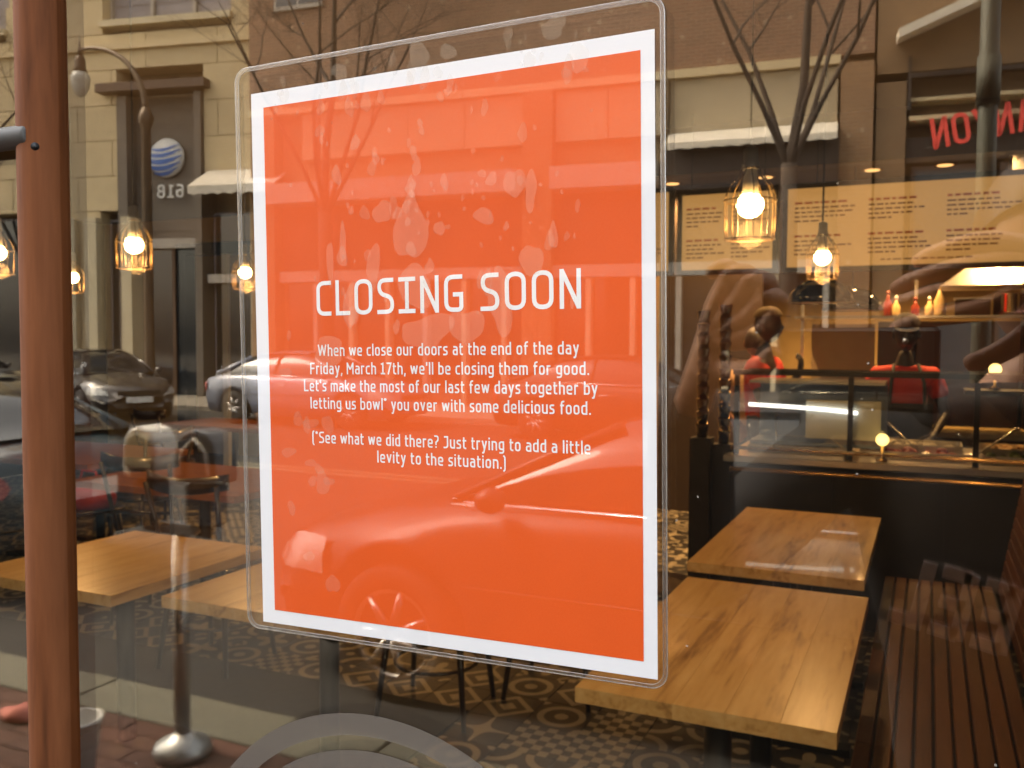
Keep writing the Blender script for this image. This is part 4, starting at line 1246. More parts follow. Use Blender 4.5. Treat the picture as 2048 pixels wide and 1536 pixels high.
RB = bld('brown_brick_building', 'long brown brick building with pale band above dark shopfronts', -3.3, 18, 5, 1.06)
MB().box(-11.75, 2.25, -8, 0, 7.05, 13.0).build('upper_wall', M_bk, RB)
MB().box(-11.75, 2.25, -8, -.25, -.4, 7.04).build('lower_wall', M_jt, RB)
MB().box(-11.75, 1.65, -.24, .10, 6.88, 7.045).build('cornice', M_beige, RB)
for a, b in ((-10.3, -4.75), (-4.05, -1.75), (-1.62, 1.62)):
    pn = 4 if b - a > 4 else 2
    for k in range(pn):
        x0 = a + (b - a) * k / pn
        MB().box(x0 + .01, x0 + (b - a) / pn - .01, -.24, -.02, 5.80, 6.86).build('pale_panel', M_beige3, RB)
for a in (-11.3, -4.4, -1.69):
    MB().box(a - .33 if a < -2 else a - .06, a + .33 if a < -2 else a + .06, -.24, .14, -.4, 6.87).build('brick_pier', M_bk2 if a < -2 else M_jt, RB)
MB().box(1.66, 2.25, -.24, .12, -.4, 6.87).build('brick_pier', M_bk2, RB)
# pale canopy strip and dark soffit
MB().box(-10.9, -4.75, -.24, .55, 4.72, 5.18).build('fascia', M_winfr, RB)
MB().box(-4.0, -1.76, -.24, .55, 4.72, 5.18).build('fascia', M_winfr, RB)
awning(RB, -1.6, 1.62, 5.46, 5.80, .7, .14)
M_soff = mat('dark_soffit', (0.035, 0.025, 0.02), .7)
MB().box(-1.62, 1.65, -.24, .35, 4.6, 5.42).build('sign_band', M_soff, RB)
MB().box(-10.9, -1.76, -.24, -.10, 3.2, 4.71).build('transom_panel', M_soff, RB)
MB().box(-10.9, 1.65, -.24, .06, 2.92, 3.18).build('shop_lintel', M_winfr, RB)
for k in range(13):
    x0 = -10.8 + k * .95
    if x0 > 1.2: break
    MB().box(x0, x0 + .80, -.24, -.16, .5, 2.9).build('shop_window', M_far_glass, RB)
    MB().box(x0 + .82, x0 + .93, -.24, .04, .0, 2.9).build('mullion', M_beige2 if k % 3 else M_winfr, RB)
MB().box(-10.9, 1.65, -.24, -.05, -.2, .48).build('stall_riser', M_greyp, RB)
for k in range(5):
    a = -11.0 + k * 2.7
    w_ = MB().box(a, a + 1.3, .002, .06, 9.3, 11.6).build('window', M_winfr, RB)
    for p in range(2):
        for q in range(2):
            MB().box(a + .06 + p * .62, a + .62 + p * .62, .061, .07, 9.4 + q * 1.1, 10.4 + q * 1.1).build('pane', M_far_glass, w_)

TB = bld('corner_building', 'brown building with the red mirrored lettering, at the upper right', -3.3, 18, 5, 1.06)
M_tbw = mat('brown_render', (0.20, 0.125, 0.065), .85, var=.1, scale=2)
MB().box(2.3, 14, -8, 0, 6.62, 12).build('upper_wall', M_tbw, TB)
MB().box(2.3, 14, -8, -.5, -.4, 6.60).build('recessed_wall', M_tbw, TB)
MB().box(2.88, 14, -.02, .06, 6.50, 6.58).build('dark_rail', M_soff, TB)
MB().box(2.84, 2.90, -.4, .06, 5.9, 6.9).build('dark_bracket', M_soff, TB)
MB().box(2.88, 14, -.49, -.05, 6.08, 6.15).build('pale_ledge', M_beige, TB)
MB().box(2.88, 14, -.49, .10, 5.70, 5.78).build('pale_ledge', M_beige, TB)
MB().box(2.3, 2.82, -.49, .05, -.4, 6.45).build('corner_pier', M_tbw, TB)
MB().box(2.85, 14, -.49, -.10, 4.95, 5.42).build('dark_sign_band', M_soff, TB)
M_blu = mat('blue_grey_glass', (0.05, 0.055, 0.06), .45)
for k in range(7):
    w_ = MB().box(2.95 + k * 1.5, 4.3 + k * 1.5, -.48, -.2, .6, 4.9).build('window', M_brown, TB)
    MB().box(3.02 + k * 1.5, 4.23 + k * 1.5, -.195, -.18, .7, 4.8).build('pane', M_blu, w_)
# projecting pale awning edge climbing to the right
vs = [(2.62, .02, 7.30), (4.4, .02, 7.98), (7.0, .02, 8.9), (7.0, .9, 8.75), (4.4, .9, 7.86), (2.62, .9, 7.16)]
vs = vs + [(x, y, z - .16) for x, y, z in vs]
MB().add(vs, [(0, 1, 4, 5), (1, 2, 3, 4), (6, 11, 10, 7), (7, 10, 9, 8), (5, 4, 10, 11), (4, 3, 9, 10), (0, 5, 11, 6), (2, 8, 9, 3), (0, 6, 7, 1), (1, 7, 8, 2)]).build('sloping_canopy', M_aw, TB)
M_redl = mat('red_letter', (0.85, 0.07, 0.045), .4, var=.05)
cn = thing('red_letter_sign', 'red capital lettering sign on the corner building, seen mirrored', 'sign', (0, 0, 0)); 
place_on(cn, TB, (4.50, .30, 5.30), (0, R(9), PI))
nb = MB(); text_mesh(nb, 'CANYON', -.75, 1.22, 0, .56, 0, .95, .14, thick=.06)
nb.build('lettering', M_redl, cn)
MB().tube([(-1.3, .09, .05), (1.35, .09, .05)], .02, 6).build('rail', M_soff, cn)

# houses further along, seen only at the picture's left edge
M_wh = mat('white_render', (0.72, 0.70, 0.66), .8)
FB = bld('far_white_building', 'pale building far down the street at the left edge', -33, 15, 12, 1.0)
MB().box(-12, 8, -8, 0, -.4, 12).build('wall', M_wh, FB)
for k in range(6):
    for j in range(3):
        w_ = MB().box(-11 + k * 3, -9.6 + k * 3, .002, .05, 1.5 + j * 3.4, 3.5 + j * 3.4).build('window', M_winfr, FB)
        MB().box(-10.9 + k * 3, -9.7 + k * 3, .051, .06, 1.6 + j * 3.4, 3.4 + j * 3.4).build('pane', M_far_glass, w_)

# ------------------------------------------------------------------ street lamps
M_lamp = mat('bronze_lamp_post', (0.085, 0.055, 0.030), 0.45, 0.4)
M_lglass = mat('lamp_globe', (0.62, 0.58, 0.48), 0.25, var=.03)
def street_lamp(x, y, dirx, label):
    t = thing('street_lamp', label, 'street lamp', (x, y, 0.02), 0, 'curved arm street lamps')
    MB().lathe([(.24, 0), (.24, .25), (.16, .4), (.14, .9), (.12, 1.0), (.11, 6.6), (.15, 6.7), (.19, 6.86), (.13, 6.98), (.09, 7.1)], 18).build('pole', M_lamp, t)
    pts = [(0, 0, 7.0)]
    for k in range(1, 13):
        a = R(90) * k / 12
        pts.append((dirx * 2.05 * (1 - math.cos(a)), 0, 7.0 + 1.75 * math.sin(a)))
    pts.append((dirx * 2.2, 0, 8.74))
    MB().tube(pts, [.085] + [.075 - .0025 * k for k in range(13)], 10).build('arm', M_lamp, t)
    MB().lathe([(.055, -.12), (.05, .05), (.03, .12), (.015, .38)], 12, None, (dirx * 2.2, 0, 8.72)).build('finial', M_lamp, t)
    MB().lathe([(.17, -.52), (.135, -.42), (.13, -.22), (.07, -.12)], 18, None, (dirx * 2.2, 0, 8.72)).build('housing', M_lamp, t)
    MB().lathe([(.03, -1.14), (.12, -1.08), (.20, -.90), (.235, -.72), (.24, -.66), (.165, -.525)], 20, None, (dirx * 2.2, 0, 8.72)).build('globe', M_lglass, t)
    return t
street_lamp(-17.25, -15.9, -1, 'bronze street lamp with a curved arm at upper left')
# sign pole on our pavement
sp_ = thing('sign_pole', 'slim grey green metal pole reflected at the upper right', 'pole', (0.118, -2.15, 0))
M_gpole = mat('grey_green_pole', (0.075, 0.08, 0.06), .6, .2)
MB().tube([(0, 0, 0), (0, 0, 3.4)], .022, 12).build('pole', M_gpole, sp_)
MB().tube([(0, 0, 2.18), (0, 0, 2.30)], 0.027, 12).build('collar', M_gpole, sp_)
MB().box(-.15, .15, .024, .028, 2.9, 3.35).build('plate', M_white, sp_)

# ------------------------------------------------------------------ bare trees
M_bark = mat('bark', (0.050, 0.036, 0.026), .9, var=.3, scale=20)
def tree(x, y, label, seed, h0, spread, trunk_r, stems=3):
    rn = random.Random(seed)
    t = thing('bare_tree', label, 'tree', (x, y, 0), 0, 'leafless street trees')
    tr = MB(); cr = MB()
    tr.tube([(0, 0, -.05), (.03, 0, h0 * .5), (0, 0.02, h0)], [trunk_r * 1.2, trunk_r, trunk_r * .9], 10)
    def grow(p, d, L, r_, lev):
        n_ = 4
        pts = [p.copy()]; rs = [r_]
        q = p.copy(); dd = d.copy()
        for i in range(n_):
            dd = (dd + Vector((rn.uniform(-.16, .16), rn.uniform(-.16, .16), rn.uniform(-.05, .13)))).normalized()
            q = q + dd * L / n_
            pts.append(q.copy()); rs.append(r_ * (1 - .62 * (i + 1) / n_))
            if lev > 0 and (i >= 1 or lev < 4):
                for _ in range(1 if lev > 3 else rn.choice((1, 2, 2))):
                    ax = Vector((rn.uniform(-1, 1), rn.uniform(-1, 1), rn.uniform(-.2, .4))).normalized()
                    nd = (dd * .75 + ax * .75 * spread).normalized()
                    grow(q, nd, L * rn.uniform(.45, .68), rs[-1] * .62, lev - 1)
        cr.tube(pts, rs, 3 if lev < 2 else (4 if lev < 4 else 7), caps=False)
    for s in range(stems):
        a = 2 * PI * s / stems + rn.uniform(-.4, .4)
        d = Vector((math.cos(a) * .38 * spread, math.sin(a) * .38 * spread, 1)).normalized()
        grow(Vector((0, 0, h0 - .1)), d, 4.7, trunk_r * .36, 5)
    grow(Vector((0, 0.02, h0 - .02)), Vector((.02, 0, 1)), 5.4, trunk_r * .62, 5)
    tr.build('trunk', M_bark, t); cr.build('crown', M_bark, t)
tree(-2.3, -16.2, 'bare tree reflected above the large cage lamp', 5, 4.7, 1.25, .155, 5)
tree(-12.3, -16.3, 'bare tree reflected behind the top left corner of the notice', 11, 4.4, 1.35, .16, 5)
tree(-24.0, -16.3, 'bare tree reflected behind the wooden post', 23, 3.8, 1.3, .16, 4)

# ------------------------------------------------------------------ parking meter
pm = thing('parking_meter', 'grey twin head parking meter on a pole reflected at lower left', 'parking meter', (-2.56, -2.17, 0))
M_meter = mat('meter_housing', (0.34, 0.34, 0.34), .5, .0); M_vault = mat('meter_grey', (.13, .135, .15), .4, .2); M_meter2 = mat('meter_bezel', (0.78, 0.76, 0.70), .5)
MB().lathe([(.105, 0), (.11, .02), (.10, .05), (.05, .075), (.033, .09)], 24).build('base', M_galv, pm)
MB().tube([(0, 0, .06), (0, 0, .86)], .030, 16).build('pole', M_galv, pm)
MB().box(-.16, .20, -.03, .03, .86, .90).build('yoke', M_meter, pm)
for i, (x, w_) in enumerate(((-.142, .088), (.135, .104))):
    Z0 = 1.065
    MB().cbox(x - w_ * .62, x + w_ * .62, -.05, .05, .90, Z0 - .002, .014).build('coin_vault', M_vault, pm)
    prof2 = [(-w_ * .97, 0), (w_ * .97, 0), (w_, .05), (w_ * .96, .11), (w_ * .84, .155), (w_ * .58, .188), (0, .20), (-w_ * .58, .188), (-w_ * .84, .155), (-w_ * .96, .11), (-w_, .05)]
    h = MB().prism(prof2, -.06, .06, Matrix.Translation((x, 0, Z0))).build('meter_head', M_meter2 if i == 0 else M_vault, pm, bevel=.014)
    if i == 0:
        wn2 = [(-w_ * .72, .045), (w_ * .72, .045), (w_ * .74, .10), (w_ * .60, .15), (0, .168), (-w_ * .60, .15), (-w_ * .74, .10)]
        MB().prism(wn2, .060, .068, Matrix.Translation((x, 0, Z0))).build('display', mat('meter_display', (.46, .44, .30), .5), h)
        MB().box(x - w_ * .3, x + w_ * .3, .060, .068, Z0 + .008, Z0 + .034).build('card_slot', M_vault, h)
    else:
        MB().tube([(x - .07, .064, Z0 + .03), (x - .055, .064, Z0 + .12), (x, .064, Z0 + .165), (x + .055, .064, Z0 + .12), (x + .07, .064, Z0 + .03)], .006, 8).build('hood_rim', M_meter2, h)

# bucket on the pavement
bk = thing('white_bucket', 'small white tapered bucket standing on the brick pavement', 'bucket', (-2.76, -1.86, 0))
MB().lathe([(.055, .0), (.058, .002), (.088, .215), (.093, .218), (.093, .228), (.085, .228), (.084, .215), (.053, .012), (.0, .012)], 28).build('body', M_white, bk)
pk = thing('pink_cloth', 'crumpled pink cloth on the bricks at the lower left corner', 'cloth', (-3.42, -2.12, 0))
mb = MB(); mb.sphere((0, 0, .02), .08, 14, 8, (1, .7, .5))
for i, v in enumerate(mb.v): mb.v[i] = (v[0] * (1 + .2 * math.sin(v[1] * 60)), v[1], max(0.002, v[2] * (1 + .3 * math.sin(v[0] * 50))))
mb.build('cloth', mat('pink_cloth', (.55, .18, .14), .8), pk)

# ------------------------------------------------------------------ cars
M_tyre = mat('tyre', (0.015, 0.015, 0.015), .8); M_rim = mat('alloy_rim', (0.45, 0.43, 0.42), .3, .9)
M_cglass = mat('car_glass', (0.012, 0.014, 0.016), .08, 0, spec=.6, coat=.3)
M_head = mat('headlight_lens', (0.50, 0.49, 0.46), .25, .2, coat=.5); M_tail = mat('taillight_lens', (0.30, 0.008, 0.006), .3, coat=.4)
M_trim = mat('chrome_trim', (0.7, 0.7, 0.7), .12, 1.0)
def paint(name, c, rough=.28, metal=.5):
    return mat(name, c, rough, metal, var=.02, coat=1.0)
def lerp_tab(tab, x):
    for (a, b), (c, d) in zip(tab, tab[1:]):
        if a <= x <= c: 
            u = (x - a) / (c - a); u = u * u * (3 - 2 * u) * .5 + u * .5
            return b + (d - b) * u
    return tab[0][1] if x < tab[0][0] else tab[-1][1]
def make_car(label, paintm, loc, rz):
    c = thing('parked_car', label, 'car', loc, rz, 'cars parked along the street')
    Lh = 2.28; W = .89
    top = [(-2.28, .72), (-2.2, .90), (-1.6, 1.0), (-1.2, 1.0), (.4, .97), (.95, .95), (1.5, .86), (2.0, .74), (2.22, .62), (2.28, .5)]
    wid = [(-2.28, .62), (-2.15, .78), (-1.8, .86), (-1, .89), (.8, .89), (1.6, .87), (2.0, .80), (2.2, .66), (2.28, .5)]
    lo = [(-2.28, .34), (-2.1, .24), (-1.6, .19), (1.8, .19), (2.1, .22), (2.28, .30)]
    WX = (1.38, -1.36); WR = .325
    xs = sorted(set([round(-2.28 + 4.56 * i / 56, 3) for i in range(57)]))
    vs = []; fs = []; K = 9
    for x in xs:
        zt = lerp_tab(top, x); w = lerp_tab(wid, x); zl = lerp_tab(lo, x)
        arch = zl
        for wx in WX:
            d = abs(x - wx)
            if d < .39: arch = max(arch, WR + math.sqrt(.39 ** 2 - d * d) * .97)
        arch = min(arch, zt - .08)
        half = [(0, zl), (w * .72, zl), (w * .93, min(arch, zl + .05) if arch == zl else arch), (w, max(arch + .03, .45 if arch < .42 else arch + .02)), (w * 1.0, max(arch + .05, zt - .28)), (w * .975, max(arch + .07, zt - .12)), (w * .90, zt - .02), (w * .5, zt + .03), (0, zt + .045)]
        full = [(y, z) for y, z in half] + [(-y, z) for y, z in reversed(half[1:-1])]
        for y, z in full: vs.append((x, y, z))
    m_ = len(full)
    for i in range(len(xs) - 1):
        for k in range(m_):
            l = (k + 1) % m_
            fs.append((i * m_ + k, (i + 1) * m_ + k, (i + 1) * m_ + l, i * m_ + l))
    fs.append(tuple(reversed(range(m_)))[::-1]); fs.append(tuple(range((len(xs) - 1) * m_, len(xs) * m_)))
    body = MB().add(vs, fs, True).build('body', paintm, c)
    # cabin
    roofz = [(-1.95, 1.0), (-1.35, 1.30), (-.95, 1.40), (-.4, 1.44), (.05, 1.43), (.35, 1.36), (1.15, .96)]
    xs2 = [-1.95 + 3.1 * i / 28 for i in range(29)]
    vs = []; fs = []
    for x in xs2:
        zr = lerp_tab(roofz, x); zb = .93; h_ = max(.02, zr - zb)
        wb = .80 * (1 - .10 * abs(x + .4) / 1.5); wt = wb - .30 * min(1, h_ / .5) ** 1.2
        for y, z in ((wb, zb), (wb - .01, zb + h_ * .15), (wt + (wb - wt) * .45, zb + h_ * .62), (wt, zb + h_ * .90), (wt * .72, zb + h_ * .985), (0, zr), (-wt * .72, zb + h_ * .985), (-wt, zb + h_ * .90), (-(wt + (wb - wt) * .45), zb + h_ * .62), (-(wb - .01), zb + h_ * .15), (-wb, zb)):
            vs.append((x, y, z))
    for i in range(28):
        for k in range(10): fs.append((i * 11 + k, (i + 1) * 11 + k, (i + 1) * 11 + k + 1, i * 11 + k + 1))
    MB().add(vs, fs, True).build('cabin_glass', M_cglass, c)
    # roof skin
    rv = []; rf = []
    sel = [i for i, x in enumerate(xs2) if -1.12 <= x <= .16]
    for i in sel:
        for k in (3, 4, 5, 6, 7):
            x, y, z = vs[i * 11 + k]; rv.append((x, y * 1.02, z + .012))
    for i in range(len(sel) - 1):
        for k in range(4): rf.append((i * 5 + k, (i + 1) * 5 + k, (i + 1) * 5 + k + 1, i * 5 + k + 1))
    MB().add(rv, rf, True).build('roof', paintm, c)
    for s in (-1, 1):
        def side(i, k):
            x, y, z = vs[i * 11 + k]; return (x, y * 1.012, z + .004)
        kk = (0, 1, 2, 3) if s > 0 else (10, 9, 8, 7)
        MB().tube([(1.13, s * .70, .96)] + [side(24, kk[3])] + [side(21, kk[3])], .022, 6).build('front_pillar', paintm, c)
        MB().tube([side(14, kk[0]), side(14, kk[2]), side(14, kk[3])], .026, 6).build('door_pillar', M_black, c)
        MB().tube([side(7, kk[3]), side(3, kk[2]), (-1.9, s * .69, .99)], .05, 6).build('rear_pillar', paintm, c)
        MB().tube([(-1.75, s * .80, .985), (0, s * .815, .965), (1.05, s * .78, .955)], .009, 6).build('belt_trim', M_trim, c)
        MB().tube([(-1.1, s * .893, .60), (1.0, s * .893, .60)], .006, 6).build('side_moulding', M_black, c)
        for x in (-.05, -1.0):
            MB().tube([(x, s * .885, .80), (x - .02, s * .905, .80), (x - .14, s * .905, .80), (x - .16, s * .885, .80)], .010, 6).build('door_handle', M_trim, c)
        MB().sphere((.86, s * .90, 1.0), .09, 10, 7, (.8, .9, .65)).build('mirror', paintm, c)
        # lights hug the corners
        def patch(xa, xb, z0, z1, nm, m_):
            pv_ = []; pf = []
            for i in range(9):
                x = xa + (xb - xa) * i / 8
                w = lerp_tab(wid, x); zt = lerp_tab(top, x)
                for z in (z0, (z0 + z1) / 2, z1):
                    zz = min(z, zt - .01)
                    pv_.append((x + (.012 if xa > 0 else -.012), s * (w + .012 - max(0, zz - (zt - .12)) * .7), zz))
            for i in range(8):
                for k in range(2): pf.append((i * 3 + k, (i + 1) * 3 + k, (i + 1) * 3 + k + 1, i * 3 + k + 1))
            MB().add(pv_, pf, True).build(nm, m_, c)
        patch(1.78, 2.262, .56, .73, 'headlight', M_head)
        patch(-2.10, -2.27, .66, .82, 'taillight', M_tail)
        for wx in WX:
            w_ = MB().lathe([(.20, -.10), (.30, -.11), (WR, -.07), (WR, .07), (.30, .11), (.215, .10), (.21, .05)], 30, Matrix.Translation((wx, s * .78, WR)) @ Matrix.Rotation(R(90), 4, 'X')).build('wheel', M_tyre, c)
            rm = MB()
            MW = Matrix.Translation((wx, s * .865, WR))
            rm.tube([MW @ Vector((.205 * math.cos(a), 0, .205 * math.sin(a))) for a in [2 * PI * k / 30 for k in range(30)]], .014, 6, True)
            for k in range(7):
                a = 2 * PI * k / 7
                rm.tube([MW @ Vector((.03 * math.cos(a), s * .015, .03 * math.sin(a))), MW @ Vector((.20 * math.cos(a), 0, .20 * math.sin(a)))], [.026, .018], 6)
            rm.sphere(MW @ Vector((0, 0, 0)), .045, 12, 8, (1, .6, 1))
            rm.build('rim', M_rim, w_)
    MB().box(2.285, 2.30, -.26, .26, .40, .52).build('number_plate', M_white, c)
    MB().box(-2.30, -2.285, -.26, .26, .58, .70).build('number_plate', M_white, c)
    MB().box(2.262, 2.29, -.42, .42, .55, .64).build('grille', M_black, c)
    return c
P_black = mat('black_car_paint', (.010, .010, .012), .42, .0, var=.02, coat=.10); P_grey = paint('dark_grey_paint', (.05, .045, .042)); P_silver = mat('silver_paint', (.20, .22, .28), .4, .3, var=.02, coat=.5); P_teal = mat('blue_grey_paint', (.03, .055, .07), .35, .2, var=.02, coat=.4)
make_car('black sedan parked at the near kerb, reflected low across the notice', P_black, (-.85, -4.02, -.1), PI)
make_car('blue grey car parked behind, cut by the left edge', P_teal, (-7.6, -4.05, -.1), PI)
make_car('dark grey sedan with bright headlight across the street at left', P_grey, (-16.3, -13.7, -.1), R(24))
make_car('silver sedan across the street, its tail showing left of the notice', P_silver, (-11.1, -14.35, -.1), 0)
make_car('dark sedan across the street at the left edge of the picture', P_grey, (-22.3, -14.35, -.1), 0)
make_car('black sedan across the street farther right, behind the photographer', P_black, (-4.6, -14.35, -.1), 0)

# ------------------------------------------------------------------ people
def skin_eval(verts, edges, radii, sub=1):
    me = bpy.data.meshes.new('tmp'); me.from_pydata([tuple(v) for v in verts], edges, []); me.update()
    o = bpy.data.objects.new('tmp', me); COL.objects.link(o)
    sk = o.modifiers.new('skin', 'SKIN'); sk.use_smooth_shade = True; sk.branch_smoothing = .4
    if not me.skin_vertices: pass
    for i, r in enumerate(radii):
        rr_ = r if isinstance(r, tuple) else (r, r)
        me.skin_vertices[0].data[i].radius = rr_
        me.skin_vertices[0].data[i].use_root = (i == 0)
    ss = o.modifiers.new('sub', 'SUBSURF'); ss.levels = sub; ss.render_levels = sub
    dg = bpy.context.evaluated_depsgraph_get(); dg.update()
    ev = o.evaluated_get(dg); m2 = ev.to_mesh()
    V = [tuple(v.co) for v in m2.vertices]; F = [tuple(p.vertices) for p in m2.polygons]
    ev.to_mesh_clear()
    bpy.data.objects.remove(o); bpy.data.meshes.remove(me)
    return V, F

def head_geo(mb, c, yawr, pitchr, s=1.0):
    """head facing local +Y"""
    Mx = Matrix.Translation(c) @ Matrix.Rotation(yawr, 4, 'Z') @ Matrix.Rotation(pitchr, 4, 'X')
    vs = []; nu, nv = 28, 20
    for i in range(nv + 1):
        t = PI * i / nv
        for k in range(nu):
            a = 2 * PI * k / nu
            x = math.sin(t) * math.cos(a); y = math.sin(t) * math.sin(a); z = math.cos(t)
            X = x * .077; Y = y * .095; Z = z * .118
            if z < 0:
                X *= 1 - .30 * (-z) ** 1.3; Y *= 1 - .10 * (-z)
                if y > 0: Y += .012 * (-z) * y
                else: Y *= 1 - .25 * (-z)
            fx = abs(x)
            if y > .6:
                Y += .024 * math.exp(-((x / .16) ** 2)) * math.exp(-(((z + .18) / .17) ** 2))          # nose
                Y -= .010 * math.exp(-(((fx - .42) / .16) ** 2)) * math.exp(-(((z - .08) / .11) ** 2))    # sockets
                Y += .006 * math.exp(-((x / .3) ** 2)) * math.exp(-(((z + .50) / .09) ** 2))             # lips
                Y += .006 * math.exp(-(((z - .24) / .09) ** 2)) * math.exp(-((x / .6) ** 2))             # brow
            vs.append(Mx @ Vector((X * s, Y * s, Z * s)))
    fs = []
    for i in range(nv):
        for k in range(nu):
            l = (k + 1) % nu
            fs.append((i * nu + k, (i + 1) * nu + k, (i + 1) * nu + l, i * nu + l))
    mb.add(vs, fs, True)
    for sd in (-1, 1):
        mb.sphere((0, 0, 0), 1, 10, 8, (1, 1, 1), Mx @ Matrix.Translation((sd * .078 * s, -.006, -.008)) @ Matrix.Diagonal((.011 * s, .02 * s, .032 * s, 1)))
    return Mx

def hand_graph(V, E, Rr, wi, wrist, fwd, side, curl=.5, s=1.0, spread=1.0):
    """adds palm and five bent fingers to a skin graph; fwd along the fingers, side towards the thumb"""
    f = Vector(fwd).normalized(); sd = (Vector(side) - f * Vector(side).dot(f)).normalized(); nrm = f.cross(sd)
    lens = (.080, .085, .078, .062)
    for k in range(4):
        off = (1.5 - k) * .0195 * spread
        kn = wrist + f * (.088 - .004 * abs(k - 1)) * s + sd * off * s
        V.append(kn); Rr.append(.0115 * s); E.append((wi, len(V) - 1)); p = len(V) - 1; q = kn.copy()
        ang = 0
        for j, fr in enumerate((.45, .32, .23)):
            ang += curl * (.55 if j == 0 else .8) * (1 + .12 * k)
            d = f * math.cos(ang) + nrm * math.sin(ang)
            q = q + d * lens[k] * fr * s
            V.append(q.copy()); Rr.append((.0088, .0080, .0066)[j] * s); E.append((p, len(V) - 1)); p = len(V) - 1
    q = wrist + (f * .028 + sd * .032) * s
    V.append(q); Rr.append(.0145 * s); E.append((wi, len(V) - 1)); p = len(V) - 1
    for j, L in enumerate((.036, .030, .024)):
        d = (f * (.75 + .1 * j) + sd * (.62 - .25 * j) + nrm * (.25 + curl * .35)).normalized()
        q = q + d * L * s
        V.append(q.copy()); Rr.append((.0115, .010, .008)[j] * s); E.append((p, len(V) - 1)); p = len(V) - 1

SHIRT = []
def make_person(label, loc, rz, skinm, shirtm, legm, hairm, J, head_yaw=0, head_pitch=0, cap=None, apron=None, sleeve='short', hair='short', scale=1.0, hoodie=False):
    t = thing('person', label, 'person', loc, rz); t.scale = (scale,) * 3
    g = {k: Vector(v) for k, v in J.items() if len(v) == 3}
    names = ['pelvis', 'waist', 'chest', 'neck', 'head', 'shL', 'elL', 'wrL', 'shR', 'elR', 'wrR', 'hipL', 'knL', 'anL', 'toL', 'hipR', 'knR', 'anR', 'toR']
    idx = {n_: i for i, n_ in enumerate(names)}
    rad = dict(pelvis=.125, waist=.115, chest=.125, neck=.052, head=.055, shL=.055, elL=.040, wrL=.026, shR=.055, elR=.040, wrR=.026, hipL=.088, knL=.058, anL=.040, toL=.032, hipR=.088, knR=.058, anR=.040, toR=.032)
    ed = [('pelvis', 'waist'), ('waist', 'chest'), ('chest', 'neck'), ('neck', 'head'), ('chest', 'shL'), ('shL', 'elL'), ('elL', 'wrL'), ('chest', 'shR'), ('shR', 'elR'), ('elR', 'wrR'), ('pelvis', 'hipL'), ('hipL', 'knL'), ('knL', 'anL'), ('anL', 'toL'), ('pelvis', 'hipR'), ('hipR', 'knR'), ('knR', 'anR'), ('anR', 'toR')]
    if J.get('thin'):
        for q in rad: rad[q] *= (.72 if q not in ('wrL', 'wrR', 'neck', 'head') else .9)
    V = [g[n_] for n_ in names]; E = [(idx[a], idx[b]) for a, b in ed]; Rr = [rad[n_] for n_ in names]
    for s_, w_, e_ in (('L', 'wrL', 'elL'), ('R', 'wrR', 'elR')):
        fwd = g.get('f' + s_) or (g[w_] - g[e_])
        side = g.get('s' + s_) or Vector((1 if s_ == 'L' else -1, 0, .3))
        hand_graph(V, E, Rr, idx[w_], g[w_], fwd, side, J.get('curl' + s_, (.5,))[0] if isinstance(J.get('curl' + s_), tuple) else .5)
    sv, sf_ = skin_eval(V, E, Rr, 1)
    mb = MB().add(sv, sf_, True)
    hc_ = g['head'] + Vector((0, .02, .10))
    Mx = head_geo(mb, hc_, head_yaw, head_pitch)
    body = mb.build('body', skinm, t)
    for sd in (-1, 1):
        e = MB(); e.sphere((0, 0, 0), .0115, 10, 8, (1, .8, .75), Mx @ Matrix.Translation((sd * .031, .081, .009)))
        e.build('eye', M_eye, body)
    mo = MB(); mo.tube([Mx @ Vector(q) for q in ((-.022, .088, -.058), (0, .096, -.056), (.022, .088, -.058))], .0035, 6); mo.build('mouth', M_lip, body)
    # hair or cap
    hv = []; hf = []; nu, nv = 24, 9
    lim = R(100)
    for i in range(nv + 1):
        tt = lim * i / nv
        for k in range(nu):
            a = 2 * PI * k / nu
            front = max(0, math.sin(a))
            t2 = tt * (1 - .42 * front) * (1.12 if math.sin(a) < 0 else 1)
            hv.append(Mx @ Vector((.083 * math.sin(t2) * math.cos(a), .101 * math.sin(t2) * math.sin(a), .125 * math.cos(t2) + .004)))
    for i in range(nv):
        for k in range(nu):
            l = (k + 1) % nu; hf.append((i * nu + k, (i + 1) * nu + k, (i + 1) * nu + l, i * nu + l))
    MB().add(hv, hf, True).build('hair', hairm, t)
    if cap:
        cv = []; cf = []
        for i in range(7):
            tt = R(72) * i / 6
            for k in range(nu):
                a = 2 * PI * k / nu
                cv.append(Mx @ Vector((.091 * math.sin(tt) ** .8 * math.cos(a), .110 * math.sin(tt) ** .8 * math.sin(a), .040 + .100 * math.cos(tt))))
        for i in range(6):
            for k in range(nu):
                l = (k + 1) % nu; cf.append((i * nu + k, (i + 1) * nu + k, (i + 1) * nu + l, i * nu + l))
        cp = MB().add(cv, cf, True).build('cap', cap, t)
        bv = [Mx @ Vector((.075 * math.cos(a), .09 + .075 * math.sin(a), .066 - .012 * math.sin(a))) for a in [PI * k / 12 for k in range(13)]]
        bv2 = [v - Vector((0, 0, .006)) for v in bv]
        MB().add(bv + bv2, [tuple(range(13)), tuple(reversed(range(13, 26)))] + [(k + 1, k, 13 + k, 14 + k) for k in range(12)]).build('peak', cap, cp)
    # shirt
    V2 = [g['waist'] - Vector((0, 0, .14 if not hoodie else .24)), g['waist'], g['chest'], g['chest'] + (g['neck'] - g['chest']) * .82]
    R2 = [.150, .140, .155, .078] if not hoodie else [.185, .172, .175, .085]; E2 = [(0, 1), (1, 2), (2, 3)]
